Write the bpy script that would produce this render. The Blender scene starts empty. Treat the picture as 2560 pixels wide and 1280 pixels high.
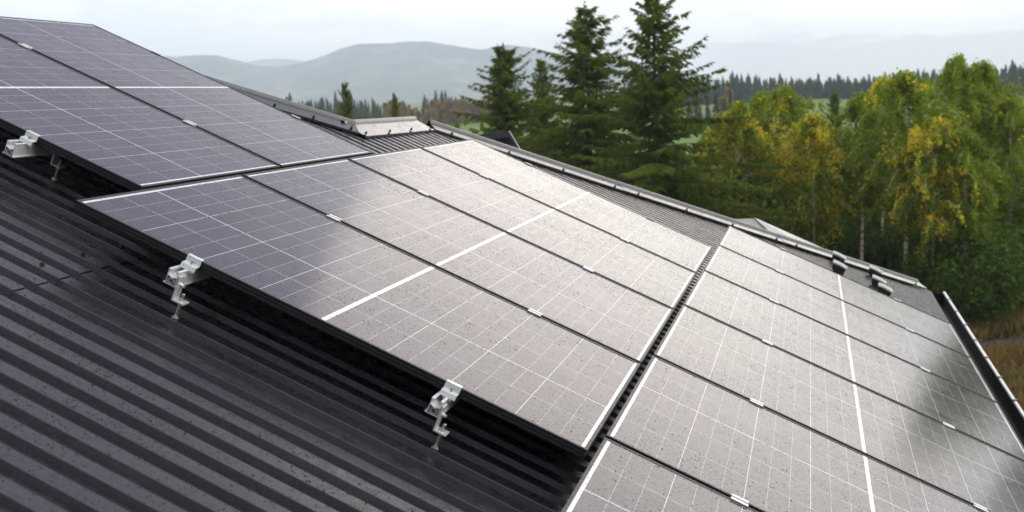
import bpy, math, random
import numpy as np
from mathutils import Vector

random.seed(7)
RS = np.random.RandomState(11)
scene = bpy.context.scene
COL = scene.collection

# ------------------------------------------------------------------ camera facts
F_PX = 2969.17
CAM = np.array([2.21298, -3.23444, 0.25695])
CX = np.array([0.96949503, 0.2418605, -0.0397854])
CY = np.array([0.0065093, 0.13685362, 0.99056989])
CZ = np.array([0.2450245, -0.96061157, 0.13110456])
TH = math.radians(25.1673)           # roof slope
L, W, G = 1.754, 1.10397, 0.02303    # panel length, width, gap between panels
D21, D23 = 0.01811, 0.02342          # gaps between the rows
V1, V2, V3 = 0.41170, 0.0, -0.93364  # where each row starts along the eave
NR = -0.175                          # crest height of the ribs below the glass
ZG = -6.3                            # ground at the house


def ray(px, py):
    d = CX * (px - 1280) / F_PX + CY * (640 - py) / F_PX - CZ
    return d


def at(px, py, dist):
    d = ray(px, py)
    return CAM + d * (dist / math.hypot(d[0], d[1]))


def smooth(a, b, x):
    t = np.clip((x - a) / (b - a), 0, 1)
    return t * t * (3 - 2 * t)


def ground_z(x, y):
    x = np.asarray(x, float); y = np.asarray(y, float)
    dx, dy = x - CAM[0], y - CAM[1]
    r = np.hypot(dx, dy)
    az = np.degrees(np.arctan2(dx, dy))
    rise = 1.2 + 2.2 * smooth(-14, -4, az)
    z = ZG + rise * smooth(50, 300, r) + 6 * smooth(300, 1500, r)
    z = z + 0.25 * np.sin(x * 0.11 + 1) * np.sin(y * 0.09) * smooth(25, 60, r)
    return z


def PW(u, v, n=0.0):
    c, s = math.cos(TH), math.sin(TH)
    return (u * c + n * s, v, -u * s + n * c)


# ------------------------------------------------------------------ object helpers
def tag(o, label=None, cat=None, group=None, kind=None):
    if label: o['label'] = label
    if cat: o['category'] = cat
    if group: o['group'] = group
    if kind: o['kind'] = kind
    return o


def empty(name, loc, rot=(0, 0, 0)):
    o = bpy.data.objects.new(name, None)
    o.empty_display_size = 0.05
    COL.objects.link(o)
    o.location = loc
    o.rotation_euler = rot
    return o


class MB:
    def __init__(self):
        self.v = []; self.f = []; self.m = []

    def add(self, vs, fs, mi=0):
        b = len(self.v)
        self.v += [tuple(map(float, p)) for p in vs]
        self.f += [tuple(b + i for i in q) for q in fs]
        self.m += [mi] * len(fs)

    def box(self, x0, x1, y0, y1, z0, z1, mi=0):
        vs = [(x0, y0, z0), (x1, y0, z0), (x1, y1, z0), (x0, y1, z0), (x0, y0, z1), (x1, y0, z1), (x1, y1, z1), (x0, y1, z1)]
        self.add(vs, [(3, 2, 1, 0), (4, 5, 6, 7), (0, 1, 5, 4), (1, 2, 6, 5), (2, 3, 7, 6), (3, 0, 4, 7)], mi)

    def prism(self, poly, axis, a, b, mi=0):
        """closed polygon in the two other axes, extruded along axis from a to b"""
        n = len(poly)
        def mk(p, t):
            q = list(p); q.insert(axis, t); return tuple(q)
        vs = [mk(p, a) for p in poly] + [mk(p, b) for p in poly]
        fs = [tuple(range(n))[::-1], tuple(range(n, 2 * n))]
        fs += [(i, (i + 1) % n, n + (i + 1) % n, n + i) for i in range(n)]
        self.add(vs, fs, mi)

    def cyl(self, p0, p1, r0, r1=None, seg=12, mi=0, cap=True):
        r1 = r0 if r1 is None else r1
        p0 = Vector(p0); p1 = Vector(p1)
        d = (p1 - p0).normalized()
        a = d.orthogonal().normalized(); b = d.cross(a)
        vs = []
        for p, r in ((p0, r0), (p1, r1)):
            for i in range(seg):
                t = 2 * math.pi * i / seg
                vs.append(p + a * (r * math.cos(t)) + b * (r * math.sin(t)))
        fs = [(i, (i + 1) % seg, seg + (i + 1) % seg, seg + i) for i in range(seg)]
        if cap: fs += [tuple(range(seg))[::-1], tuple(range(seg, 2 * seg))]
        self.add(vs, fs, mi)

    def strip(self, poly, th, axis, a, b, mi=0):
        """open polyline given thickness th (left side) extruded along axis"""
        pts = [Vector(p).to_2d() if len(p) > 2 else Vector(p) for p in poly]
        off = []
        for i, p in enumerate(pts):
            ns = []
            if i > 0: d = (p - pts[i - 1]).normalized(); ns.append(Vector((-d.y, d.x)))
            if i < len(pts) - 1: d = (pts[i + 1] - p).normalized(); ns.append(Vector((-d.y, d.x)))
            n = sum(ns, Vector((0, 0))) / len(ns)
            k = n.length_squared
            off.append(p + n * (th / max(k, 0.3)))
        self.prism([tuple(p) for p in pts] + [tuple(p) for p in reversed(off)], axis, a, b, mi)

    def build(self, name, mats, parent=None, loc=None, rot=None, bevel=0, smooth_a=None):
        me = bpy.data.meshes.new(name)
        me.from_pydata(self.v, [], self.f)
        mats = mats if isinstance(mats, (list, tuple)) else [mats]
        for m in mats: me.materials.append(m)
        if len(mats) > 1: me.polygons.foreach_set('material_index', self.m)
        import bmesh
        bm = bmesh.new(); bm.from_mesh(me)
        bmesh.ops.recalc_face_normals(bm, faces=bm.faces)
        bm.to_mesh(me); bm.free()
        o = bpy.data.objects.new(name, me)
        COL.objects.link(o)
        if loc is not None: o.location = loc
        if rot is not None: o.rotation_euler = rot
        if parent is not None: o.parent = parent
        if bevel:
            b = o.modifiers.new('bevel', 'BEVEL'); b.width = bevel; b.segments = 2; b.limit_method = 'ANGLE'; b.angle_limit = math.radians(40)
            b.harden_normals = False
        if smooth_a:
            me.polygons.foreach_set('use_smooth', [True] * len(me.polygons))
            me.set_sharp_from_angle(angle=math.radians(smooth_a))
        me.update()
        return o


def quads_mesh(name, verts, mat, nper=4, parent=None, loc=(0, 0, 0), attr=None):
    """verts: (N,nper,3) array of separate faces"""
    n = len(verts)
    me = bpy.data.meshes.new(name)
    me.vertices.add(n * nper)
    me.vertices.foreach_set('co', np.ascontiguousarray(verts, dtype=np.float32).ravel())
    me.loops.add(n * nper)
    me.loops.foreach_set('vertex_index', np.arange(n * nper, dtype=np.int32))
    me.polygons.add(n)
    me.polygons.foreach_set('loop_start', np.arange(0, n * nper, nper, dtype=np.int32))
    me.polygons.foreach_set('loop_total', np.full(n, nper, dtype=np.int32))
    me.materials.append(mat)
    if attr is not None:
        a = me.attributes.new('tint', 'FLOAT', 'FACE')
        a.data.foreach_set('value', np.asarray(attr, dtype=np.float32))
    me.update(calc_edges=True)
    o = bpy.data.objects.new(name, me)
    COL.objects.link(o)
    o.location = loc
    if parent is not None: o.parent = parent
    return o


def copy_tree(o, parent=None):
    c = o.copy(); COL.objects.link(c)
    if parent is not None:
        c.parent = parent
    for ch in [x for x in o.children]:
        copy_tree(ch, c)
    return c


# ------------------------------------------------------------------ node helpers
class NT:
    def __init__(self, tree):
        self.t = tree; self.n = tree.nodes; self.l = tree.links

    def new(self, typ, **kw):
        nd = self.n.new(typ)
        for k, v in kw.items(): setattr(nd, k, v)
        return nd

    def put(self, sock, val):
        if val is None: return
        if isinstance(val, bpy.types.NodeSocket): self.l.new(val, sock)
        else: sock.default_value = val

    def m(self, op, a, b=None, c=None, clamp=False):
        nd = self.new('ShaderNodeMath', operation=op, use_clamp=clamp)
        self.put(nd.inputs[0], a); self.put(nd.inputs[1], b); self.put(nd.inputs[2], c)
        return nd.outputs[0]

    def vm(self, op, a, b=None, out=0, scale=None):
        nd = self.new('ShaderNodeVectorMath', operation=op)
        self.put(nd.inputs[0], a); self.put(nd.inputs[1], b)
        if scale is not None: self.put(nd.inputs['Scale'], scale)
        return nd.outputs[out]

    def mix(self, fac, a, b, blend='MIX'):
        nd = self.new('ShaderNodeMix', data_type='RGBA', blend_type=blend)
        self.put(nd.inputs[0], fac); self.put(nd.inputs[6], a); self.put(nd.inputs[7], b)
        return nd.outputs[2]

    def mixf(self, fac, a, b):
        nd = self.new('ShaderNodeMix', data_type='FLOAT')
        self.put(nd.inputs[0], fac); self.put(nd.inputs[2], a); self.put(nd.inputs[3], b)
        return nd.outputs[0]

    def rng(self, v, a, b, c=0.0, d=1.0, interp='SMOOTHSTEP'):
        nd = self.new('ShaderNodeMapRange', interpolation_type=interp)
        self.put(nd.inputs[0], v)
        for i, x in enumerate((a, b, c, d)): self.put(nd.inputs[i + 1], x)
        return nd.outputs[0]

    def noise(self, vec, scale, detail=3.0, rough=0.55, dims='3D', out=0):
        nd = self.new('ShaderNodeTexNoise', noise_dimensions=dims)
        self.put(nd.inputs['Vector'], vec)
        nd.inputs['Scale'].default_value = scale; nd.inputs['Detail'].default_value = detail; nd.inputs['Roughness'].default_value = rough
        return nd.outputs[out]

    def xyz(self, v):
        nd = self.new('ShaderNodeSeparateXYZ'); self.put(nd.inputs[0], v)
        return nd.outputs

    def comb(self, x, y, z):
        nd = self.new('ShaderNodeCombineXYZ')
        for i, q in enumerate((x, y, z)): self.put(nd.inputs[i], q)
        return nd.outputs[0]

    def coord(self, out='Object'):
        return self.new('ShaderNodeTexCoord').outputs[out]


def material(name):
    m = bpy.data.materials.new(name); m.use_nodes = True
    t = NT(m.node_tree)
    b = m.node_tree.nodes['Principled BSDF']
    return m, t, b


def C(r, g, b): return (r, g, b, 1.0)


def simple(name, col, rough=0.5, metal=0.0, var=0.15, scale=8.0, spec=0.5, bump=0.0):
    m, t, b = material(name)
    co = t.coord()
    n = t.noise(co, scale, 4)
    f = t.rng(n, 0.3, 0.7, 1 - var, 1 + var, 'LINEAR')
    nd = t.vm('SCALE', t.comb(*col), scale=f)
    t.put(b.inputs['Base Color'], nd)
    t.put(b.inputs['Roughness'], t.rng(t.noise(co, scale * 3, 3), 0.3, 0.7, max(rough - 0.08, 0.02), rough + 0.08, 'LINEAR'))
    b.inputs['Metallic'].default_value = metal
    b.inputs['Specular IOR Level'].default_value = spec
    if bump:
        bp = t.new('ShaderNodeBump'); bp.inputs['Strength'].default_value = 0.4; bp.inputs['Distance'].default_value = bump
        t.put(bp.inputs['Height'], t.noise(co, scale * 6, 3)); t.put(b.inputs['Normal'], bp.outputs[0])
    return m


def droplets(t, co2, layers, spread):
    """rain drops on a surface lying in the object's xy plane: returns (normal, mask)"""
    total = None; mask = None
    for scale, rmax, keep, ofs in layers:
        p = t.vm('ADD', co2, t.comb(ofs, ofs * 1.7, 0))
        vo = t.new('ShaderNodeTexVoronoi', voronoi_dimensions='2D', feature='F1')
        t.put(vo.inputs['Vector'], p); vo.inputs['Scale'].default_value = scale; vo.inputs['Randomness'].default_value = 0.95
        sc = t.vm('SCALE', p, scale=scale)
        ps = t.vm('SCALE', vo.outputs['Position'], scale=1.0)
        d = t.vm('SUBTRACT', p, ps) if POS_UNSCALED else t.vm('SUBTRACT', sc, ps)
        if POS_UNSCALED: d = t.vm('SCALE', d, scale=scale)
        dx = t.xyz(d)
        d = t.comb(dx[0], dx[1], 0)
        ln = t.vm('LENGTH', d, out=1)
        rc = t.xyz(vo.outputs['Color'])
        big = t.m('MULTIPLY', t.m('POWER', rc[0], 1.7), rmax)
        r = t.m('MULTIPLY', t.m('ADD', big, rmax * 0.25), t.m('LESS_THAN', rc[1], keep))
        inside = t.m('LESS_THAN', ln, r)
        k = t.m('DIVIDE', inside, t.m('MAXIMUM', r, 0.001))
        v = t.vm('SCALE', d, scale=k)
        total = v if total is None else t.vm('ADD', total, v)
        mask = inside if mask is None else t.m('MAXIMUM', mask, inside)
    tr = t.new('ShaderNodeVectorTransform', vector_type='VECTOR', convert_from='OBJECT', convert_to='WORLD')
    t.put(tr.inputs[0], total)
    g = t.new('ShaderNodeNewGeometry')
    n = t.vm('NORMALIZE', t.vm('ADD', g.outputs['Normal'], t.vm('SCALE', tr.outputs[0], scale=spread)))
    return n, mask


POS_UNSCALED = True

# ------------------------------------------------------------------ materials
def make_panel_mat():
    m, t, b = material('solar_glass')
    co = t.coord()
    x, y, z = t.xyz(co)
    ax = t.m('ABSOLUTE', x)
    hb, cell, mv = 0.0070, 0.0707, 0.0125
    cw = (W - 2 * mv) / 5
    tt = t.m('DIVIDE', t.m('SUBTRACT', ax, hb), cell)
    rd = t.m('ROUND', tt)
    dr = t.m('MULTIPLY', t.m('ABSOLUTE', t.m('SUBTRACT', tt, rd)), cell)
    third = t.m('LESS_THAN', t.m('ABSOLUTE', t.m('SUBTRACT', t.m('DIVIDE', rd, 3.0), t.m('ROUND', t.m('DIVIDE', rd, 3.0)))), 0.1)
    lr = t.m('LESS_THAN', dr, t.m('ADD', 0.00038, t.m('MULTIPLY', third, 0.00055)))
    ss = t.m('DIVIDE', t.m('ADD', y, W / 2 - mv), cw)
    rs = t.m('ROUND', ss)
    dc = t.m('MULTIPLY', t.m('ABSOLUTE', t.m('SUBTRACT', ss, rs)), cw)
    two = t.m('LESS_THAN', t.m('ABSOLUTE', t.m('SUBTRACT', rs, 2.0)), 0.1)
    lc = t.m('LESS_THAN', dc, t.m('ADD', 0.0007, t.m('MULTIPLY', two, 0.0012)))
    edge = t.m('MAXIMUM', t.m('LESS_THAN', tt, 0.0), t.m('GREATER_THAN', tt, 12.0))
    edge = t.m('MAXIMUM', edge, t.m('MAXIMUM', t.m('LESS_THAN', ss, 0.0), t.m('GREATER_THAN', ss, 5.0)))
    white = t.m('MAXIMUM', edge, t.m('MAXIMUM', lr, lc))
    bb = t.m('FRACT', t.m('MULTIPLY', ss, 11.0))
    bus = t.m('LESS_THAN', t.m('ABSOLUTE', t.m('SUBTRACT', bb, 0.5)), 0.045)
    fing = t.noise(t.comb(t.m('MULTIPLY', x, 3.0), t.m('MULTIPLY', y, 260.0), 0), 1.0, 2)
    rnd = t.new('ShaderNodeObjectInfo').outputs['Random']
    # each cell a slightly different blue-black
    cid = t.new('ShaderNodeTexWhiteNoise', noise_dimensions='3D')
    t.put(cid.inputs['Vector'], t.comb(t.m('FLOOR', t.m('MULTIPLY', tt, t.m('SIGN', x))), t.m('FLOOR', ss), rnd))
    cellc = t.mix(cid.outputs['Value'], C(0.010, 0.008, 0.017), C(0.019, 0.014, 0.027))
    cellc = t.mix(t.m('MULTIPLY', t.rng(fing, 0.45, 0.75), 0.22), cellc, C(0.10, 0.095, 0.12))
    cellc = t.mix(t.m('MULTIPLY', bus, 0.55), cellc, C(0.30, 0.29, 0.33))
    col = t.mix(white, cellc, C(0.56, 0.56, 0.58))
    col = t.mix(t.m('MAXIMUM', edge, t.m('MULTIPLY', lc, two)), col, C(0.66, 0.67, 0.68))
    co2 = t.vm('ADD', co, t.comb(t.m('MULTIPLY', rnd, 37.0), t.m('MULTIPLY', rnd, 91.0), 0))
    n, mask = droplets(t, co2, DROPS_PANEL, 0.03)
    dirt = t.noise(co2, 5.0, 5, 0.6)
    t.put(b.inputs['Base Color'], t.mix(t.rng(dirt, 0.45, 0.8, 0.0, 0.03), col, C(0.5, 0.47, 0.42)))
    t.put(b.inputs['Normal'], n)
    rough = t.rng(t.noise(co2, 14.0, 5, 0.65), 0.3, 0.7, 0.11, 0.19, 'LINEAR')
    t.put(b.inputs['Roughness'], rough)
    t.put(b.inputs['Specular IOR Level'], t.mixf(mask, 0.5, 0.28))
    b.inputs['IOR'].default_value = 1.5
    return m


def make_roof_mat(name='roof_steel', col=(0.0100, 0.0106, 0.0135), wet=True, rough=0.26):
    m, t, b = material(name)
    co = t.coord()
    big = t.noise(co, 1.3, 4)
    fine = t.noise(co, 70.0, 3)
    c = t.mix(t.rng(big, 0.3, 0.7), C(*[q * 0.85 for q in col]), C(*[q * 1.2 for q in col]))
    c = t.mix(t.m('MULTIPLY', t.rng(fine, 0.45, 0.7), 0.4), c, C(*[q * 2.4 for q in col]))
    run = t.noise(t.vm('MULTIPLY', co, (0.9, 22.0, 1.0)), 1.0, 5, 0.7)
    c = t.mix(t.m('MULTIPLY', t.rng(run, 0.52, 0.72), 0.35), c, C(0.045, 0.042, 0.038))
    t.put(b.inputs['Base Color'], c)
    r = t.rng(t.noise(co, 30.0, 4), 0.3, 0.7, rough - 0.06, rough + 0.08, 'LINEAR')
    # drying patches: duller where the film of water has run off
    patch = t.rng(t.noise(co, 4.0, 5, 0.65), 0.42, 0.62)
    t.put(b.inputs['Roughness'], t.m('ADD', r, t.m('MULTIPLY', patch, 0.05)))
    b.inputs['Specular IOR Level'].default_value = 0.62
    b.inputs['IOR'].default_value = 1.5
    return m


def foliage_mat(name, greens, yellow, trans=0.35, patch=1.1):
    """leaf colour: two greens by clump, yellow patches by the object's own share (Object Color red)"""
    m, t, b = material(name)
    out = t.n['Material Output']
    oi = t.new('ShaderNodeObjectInfo')
    loc = oi.outputs['Location']
    g = t.new('ShaderNodeNewGeometry').outputs['Position']
    a = t.new('ShaderNodeAttribute', attribute_name='tint').outputs['Fac']
    n1 = t.noise(g, patch * 1.4, 3)
    c = t.mix(t.rng(n1, 0.35, 0.65), C(*greens[0]), C(*greens[1]))
    c = t.mix(t.m('MULTIPLY', a, 0.6), c, C(*greens[2]))
    if yellow:
        oc = t.xyz(oi.outputs['Color'])
        n2 = t.m('ADD', t.noise(t.vm('ADD', g, loc), patch, 3), t.m('MULTIPLY', t.m('SUBTRACT', a, 0.5), 0.22))
        thr = t.m('SUBTRACT', 0.74, t.m('MULTIPLY', oc[0], 0.32))
        f = t.rng(n2, t.m('ADD', thr, 0.015), t.m('ADD', thr, 0.075))
        yc = t.mix(t.noise(g, 6.0, 2), C(*yellow[0]), C(*yellow[1]))
        c = t.mix(f, c, yc)
    d = t.new('ShaderNodeBsdfDiffuse'); t.put(d.inputs[0], c)
    tr = t.new('ShaderNodeBsdfTranslucent'); t.put(tr.inputs[0], c)
    mx = t.new('ShaderNodeMixShader'); mx.inputs[0].default_value = trans
    t.l.new(d.outputs[0], mx.inputs[1]); t.l.new(tr.outputs[0], mx.inputs[2])
    t.l.new(mx.outputs[0], out.inputs['Surface'])
    t.n.remove(b)
    return m


DROPS_PANEL = [(110.0, 0.24, 0.5, 3.3), (190.0, 0.26, 0.45, 7.7)]
DROPS_ROOF = [(110.0, 0.28, 0.45, 5.1)]

M_PANEL = make_panel_mat()
M_FRAME = simple('black_anodised', (0.016, 0.016, 0.017), 0.40, 0.0, 0.1, 20, 0.3)
M_BACK = simple('backsheet', (0.6, 0.6, 0.6), 0.6)
M_ALU = simple('mill_aluminium', (0.78, 0.78, 0.77), 0.33, 0.5, 0.06, 30)
M_ALU2 = simple('extruded_aluminium', (0.72, 0.72, 0.73), 0.42, 0.45, 0.08, 30)
M_STEEL = simple('zinc_plated_steel', (0.62, 0.60, 0.55), 0.3, 0.95, 0.12, 60)
M_RUBBER = simple('black_rubber', (0.012, 0.012, 0.012), 0.6)
M_ROOF = make_roof_mat()
M_CAP = make_roof_mat('flashing_steel', (0.034, 0.035, 0.039), True, 0.14)
M_TRIM = simple('dark_trim', (0.03, 0.03, 0.032), 0.45, 0.0, 0.15, 6)
M_LIP = simple('sky_bright_lip', (0.55, 0.55, 0.56), 0.35, 0.3, 0.1, 9)  # gutter lip: sky reflection put into the pale base colour
M_TROUGH = simple('dark_matte_gutter', (0.012, 0.012, 0.013), 0.7, 0.0, 0.2, 9, 0.2)  # trough is near-black and matte all over
M_TRIMLIP = simple('gutter_steel', (0.055, 0.055, 0.058), 0.3, 0.0, 0.12, 9)
M_WALL = simple('dark_timber_wall', (0.06, 0.055, 0.05), 0.7, 0, 0.3, 4)
M_GWALL = simple('grey_gable_board', (0.13, 0.13, 0.135), 0.6, 0, 0.12, 3)
M_GUARD = simple('guard_steel', (0.012, 0.012, 0.015), 0.55, 0.0, 0.2, 40)
M_BARK = simple('spruce_bark', (0.075, 0.055, 0.042), 0.9, 0, 0.4, 5, 0.2)


def birch_bark():
    m, t, b = material('birch_bark')
    co = t.coord()
    x, y, z = t.xyz(co)
    n = t.noise(t.comb(t.m('MULTIPLY', x, 6.0), t.m('MULTIPLY', y, 6.0), t.m('MULTIPLY', z, 14.0)), 1.0, 4)
    c = t.mix(t.rng(n, 0.52, 0.62), C(0.72, 0.66, 0.56), C(0.08, 0.07, 0.06))
    t.put(b.inputs['Base Color'], c); b.inputs['Roughness'].default_value = 0.8
    return m


M_BIRCHBARK = birch_bark()
M_BIRCH = foliage_mat('birch_leaves', [(0.125, 0.205, 0.011), (0.215, 0.29, 0.015), (0.31, 0.38, 0.035)], [(0.86, 0.71, 0.05), (0.72, 0.58, 0.04)], 0.5, 1.2)
M_NEEDLE = foliage_mat('spruce_needles', [(0.088, 0.135, 0.020), (0.135, 0.190, 0.028), (0.23, 0.27, 0.05)], [(0.11, 0.06, 0.02), (0.08, 0.05, 0.02)], 0.5, 2.5)
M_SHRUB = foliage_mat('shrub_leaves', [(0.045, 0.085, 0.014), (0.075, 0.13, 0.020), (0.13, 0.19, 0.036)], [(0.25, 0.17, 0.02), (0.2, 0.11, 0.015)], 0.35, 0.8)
M_FARN = foliage_mat('far_spruce', [(0.014, 0.026, 0.014), (0.022, 0.036, 0.018), (0.035, 0.05, 0.025)], None, 0.1, 0.05)
M_FARL = foliage_mat('far_autumn', [(0.34, 0.20, 0.05), (0.42, 0.19, 0.06), (0.16, 0.20, 0.05)], None, 0.2, 0.06)
M_GRASS = foliage_mat('dry_grass', [(0.22, 0.15, 0.055), (0.13, 0.095, 0.035), (0.34, 0.24, 0.09)], [(0.06, 0.09, 0.02), (0.05, 0.075, 0.02)], 0.3, 0.5)

# ------------------------------------------------------------------ solar panels
def frame_mesh():
    b = MB()
    prof = [(0.0110, -0.0008), (0.0105, 0.0), (0.0008, 0.0), (0.0, -0.0008), (0.0, -0.0065), (0.0012, -0.0075), (0.0012, -0.0115), (0.0, -0.0125),
            (0.0, -0.0170), (0.0012, -0.0180), (0.0012, -0.0215), (0.0, -0.0225), (0.0, -0.0292), (0.0008, -0.030), (0.022, -0.030), (0.022, -0.0282), (0.0028, -0.0282), (0.0028, -0.0085), (0.0110, -0.0085)]
    hx, hy = L / 2, W / 2
    cs = [(-1, -1), (1, -1), (1, 1), (-1, 1)]
    n = len(prof)
    vs = [((hx - d) * sx, (hy - d) * sy, z) for sx, sy in cs for d, z in prof]
    fs = []
    for k in range(4):
        k2 = (k + 1) % 4
        for i in range(n):
            j = (i + 1) % n
            fs.append((k * n + i, k2 * n + i, k2 * n + j, k * n + j))
    b.add(vs, fs)
    return b


def glass_mesh():
    b = MB(); e = 0.0095
    b.box(-L / 2 + e, L / 2 - e, -W / 2 + e, W / 2 - e, -0.0062, -0.0022)
    return b


def make_panel(label):
    r = empty('solar_panel', (0, 0, 0), (0, TH, 0))
    tag(r, label, 'solar panel', 'solar panels on the roof')
    frame_mesh().build('frame', M_FRAME, r)
    glass_mesh().build('glass', M_PANEL, r)
    panel_drops(r)
    return r


def row_start(row): return {1: -L - D21, 2: 0.0, 3: L + D23}[row]


def row_v(row): return {1: V1, 2: V2, 3: V3}[row]


ordinal = ['first', 'second', 'third', 'fourth', 'fifth', 'sixth']
plabels = {
    (1, 0): 'dark solar panel of the top row, its long front edge cut by the left border',
    (1, 1): 'dark solar panel of the top row farthest back, outlined against the sky',
    (2, 0): 'front panel of the middle row, dark violet cells and black grooved edge with two clamps',
    (2, 1): 'second panel from the front in the middle row, half dark and half bright',
    (2, 2): 'third panel from the front in the middle row, pale with sky glare',
    (2, 3): 'rearmost panel of the middle row, white with glare beside the ribbed roof',
    (3, 0): 'beige glaring panel of the bottom row nearest the viewer, cut by the lower border',
    (3, 1): 'second panel from the front in the bottom row, beige and speckled with drops',
    (3, 2): 'third panel from the front in the bottom row, cut by the right border',
    (3, 3): 'fourth panel from the front in the bottom row, grey with raindrops',
    (3, 4): 'fifth panel from the front in the bottom row, dark reflection at its gutter end',
    (3, 5): 'rearmost panel of the bottom row, below the row of snow guards',
}
def drops_mesh(name, pts, rad, mat, parent, zs=0.0):
    """beads of water: low domes at pts (N,2)"""
    n = len(pts); seg = 7
    ring = np.array([(math.cos(2 * math.pi * k / seg), math.sin(2 * math.pi * k / seg)) for k in range(seg)])
    asp = RS.uniform(0.85, 1.25, n)
    V = np.zeros((n, 2 * seg + 1, 3))
    z0 = np.broadcast_to(zs, (n,))
    for k in range(seg):
        V[:, k, 0] = pts[:, 0] + ring[k, 0] * rad * asp; V[:, k, 1] = pts[:, 1] + ring[k, 1] * rad; V[:, k, 2] = z0 + 0.00005
        V[:, seg + k, 0] = pts[:, 0] + ring[k, 0] * rad * asp * 0.68; V[:, seg + k, 1] = pts[:, 1] + ring[k, 1] * rad * 0.68; V[:, seg + k, 2] = z0 + rad * 0.36
    V[:, 2 * seg, 0] = pts[:, 0]; V[:, 2 * seg, 1] = pts[:, 1]; V[:, 2 * seg, 2] = z0 + rad * 0.52
    quad = np.array([(k, (k + 1) % seg, seg + (k + 1) % seg, seg + k) for k in range(seg)])
    tri = np.array([(seg + k, seg + (k + 1) % seg, 2 * seg) for k in range(seg)])
    offs = (np.arange(n) * (2 * seg + 1))[:, None, None]
    Q = (quad[None] + offs).reshape(-1, 4); T = (tri[None] + offs).reshape(-1, 3)
    me = bpy.data.meshes.new(name)
    me.vertices.add(n * (2 * seg + 1)); me.vertices.foreach_set('co', V.astype(np.float32).ravel())
    me.loops.add(Q.size + T.size); me.loops.foreach_set('vertex_index', np.concatenate([Q.ravel(), T.ravel()]).astype(np.int32))
    me.polygons.add(len(Q) + len(T))
    ls = np.concatenate([np.arange(len(Q)) * 4, len(Q) * 4 + np.arange(len(T)) * 3])
    me.polygons.foreach_set('loop_start', ls.astype(np.int32))
    me.polygons.foreach_set('loop_total', np.concatenate([np.full(len(Q), 4), np.full(len(T), 3)]).astype(np.int32))
    me.polygons.foreach_set('use_smooth', np.ones(len(Q) + len(T), dtype=bool))
    me.materials.append(mat); me.update(calc_edges=True)
    o = bpy.data.objects.new(name, me); COL.objects.link(o)
    if parent is not None: o.parent = parent
    o['kind'] = 'stuff'
    return o


def panel_drops(parent, n=21000):
    pts = np.c_[RS.uniform(-L / 2 + .012, L / 2 - .012, n), RS.uniform(-W / 2 + .012, W / 2 - .012, n)]
    # drier and wetter patches, more beads towards the low end of the glass
    wet = 0.55 + 0.45 * np.sin(pts[:, 0] * 6.1 + 1.7 * np.sin(pts[:, 1] * 5.3)) * np.sin(pts[:, 1] * 7.7 + 1.0) + 0.25 * np.clip(pts[:, 0] / L, 0, 1)
    pts = pts[RS.uniform(0, 1, n) < wet]
    n = len(pts)
    rad = np.clip(RS.lognormal(math.log(0.00092), 0.40, n), 0.0006, 0.0030)
    return drops_mesh('raindrops', pts, rad, M_WATER, parent, -0.0022)


M_WATER, _t, _b = material('water_bead')
_b.inputs['Base Color'].default_value = (0.020, 0.019, 0.024, 1); _b.inputs['Roughness'].default_value = 0.04; _b.inputs['IOR'].default_value = 1.33

M_WATERD, _t, _b = material('water_bead_on_steel')
_b.inputs['Base Color'].default_value = (0.003, 0.003, 0.004, 1); _b.inputs['Roughness'].default_value = 0.05; _b.inputs['IOR'].default_value = 1.33

proto = None
for (row, i), lab in plabels.items():
    o = make_panel(lab) if proto is None else copy_tree(proto)
    proto = proto or o
    o['label'] = lab
    u0, v0 = row_start(row), row_v(row) + i * (W + G)
    o.location = PW(u0 + L / 2, v0 + W / 2, 0)
    if row == 3:
        # this row is mounted the other way round
        from mathutils import Matrix
        mm = Matrix.Rotation(TH, 3, 'Y') @ Matrix.Rotation(math.pi, 3, 'Z')
        o.rotation_euler = mm.to_euler()
    else:
        o.rotation_euler = (0, TH, 0)

# ------------------------------------------------------------------ clamps, rails, brackets
def make_mid_clamp():
    r = empty('mid_clamp', (0, 0, 0), (0, TH, 0))
    b = MB()
    h = 0.027; g = G / 2 - 0.001
    top, t = 0.0042, 0.003
    for s in (-1, 1):
        y0, y1 = sorted((s * (g - t), s * (G / 2 + 0.0095)))
        b.box(-h, h, y0, y1, 0.0008, top)
        y0, y1 = sorted((s * (g - t), s * g))
        b.box(-h, h, y0, y1, -0.016, 0.0007)
    b.box(-h, h, -g + t + 0.0002, g - t - 0.0002, -0.016, -0.013)
    b.build('clamp_body', M_ALU, r, bevel=0.0006)
    c = MB(); c.cyl((0, 0, -0.013), (0, 0, -0.005), 0.0062, seg=14)
    c.cyl((0, 0, -0.005), (0, 0, -0.0047), 0.0035, seg=6)
    c.build('bolt', M_STEEL, r)
    return r


RU = {1: (-1.362, -0.484), 2: (0.425, 1.312), 3: (2.215, 3.115)}
rowname = {1: 'top', 2: 'middle', 3: 'bottom'}
railname = {0: 'upper', 1: 'lower'}
first = None
for row, cnt in ((1, 2), (2, 4), (3, 6)):
    for i in range(cnt - 1):
        for k in (0, 1):
            o = make_mid_clamp() if first is None else copy_tree(first)
            first = first or o
            v = row_v(row) + (i + 1) * (W + G) - G / 2
            o.location = PW(RU[row][k] + random.uniform(-.004, .004), v, 0)
            tag(o, 'silver clamp joining %s and %s panels from front, %s row, %s rail' % (ordinal[i], ordinal[i + 1], rowname[row], railname[k]) if row != 1 else
                'silver clamp joining the two panels of the top row, %s rail' % railname[k], 'clamp', 'mid clamps between the panels')


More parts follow.
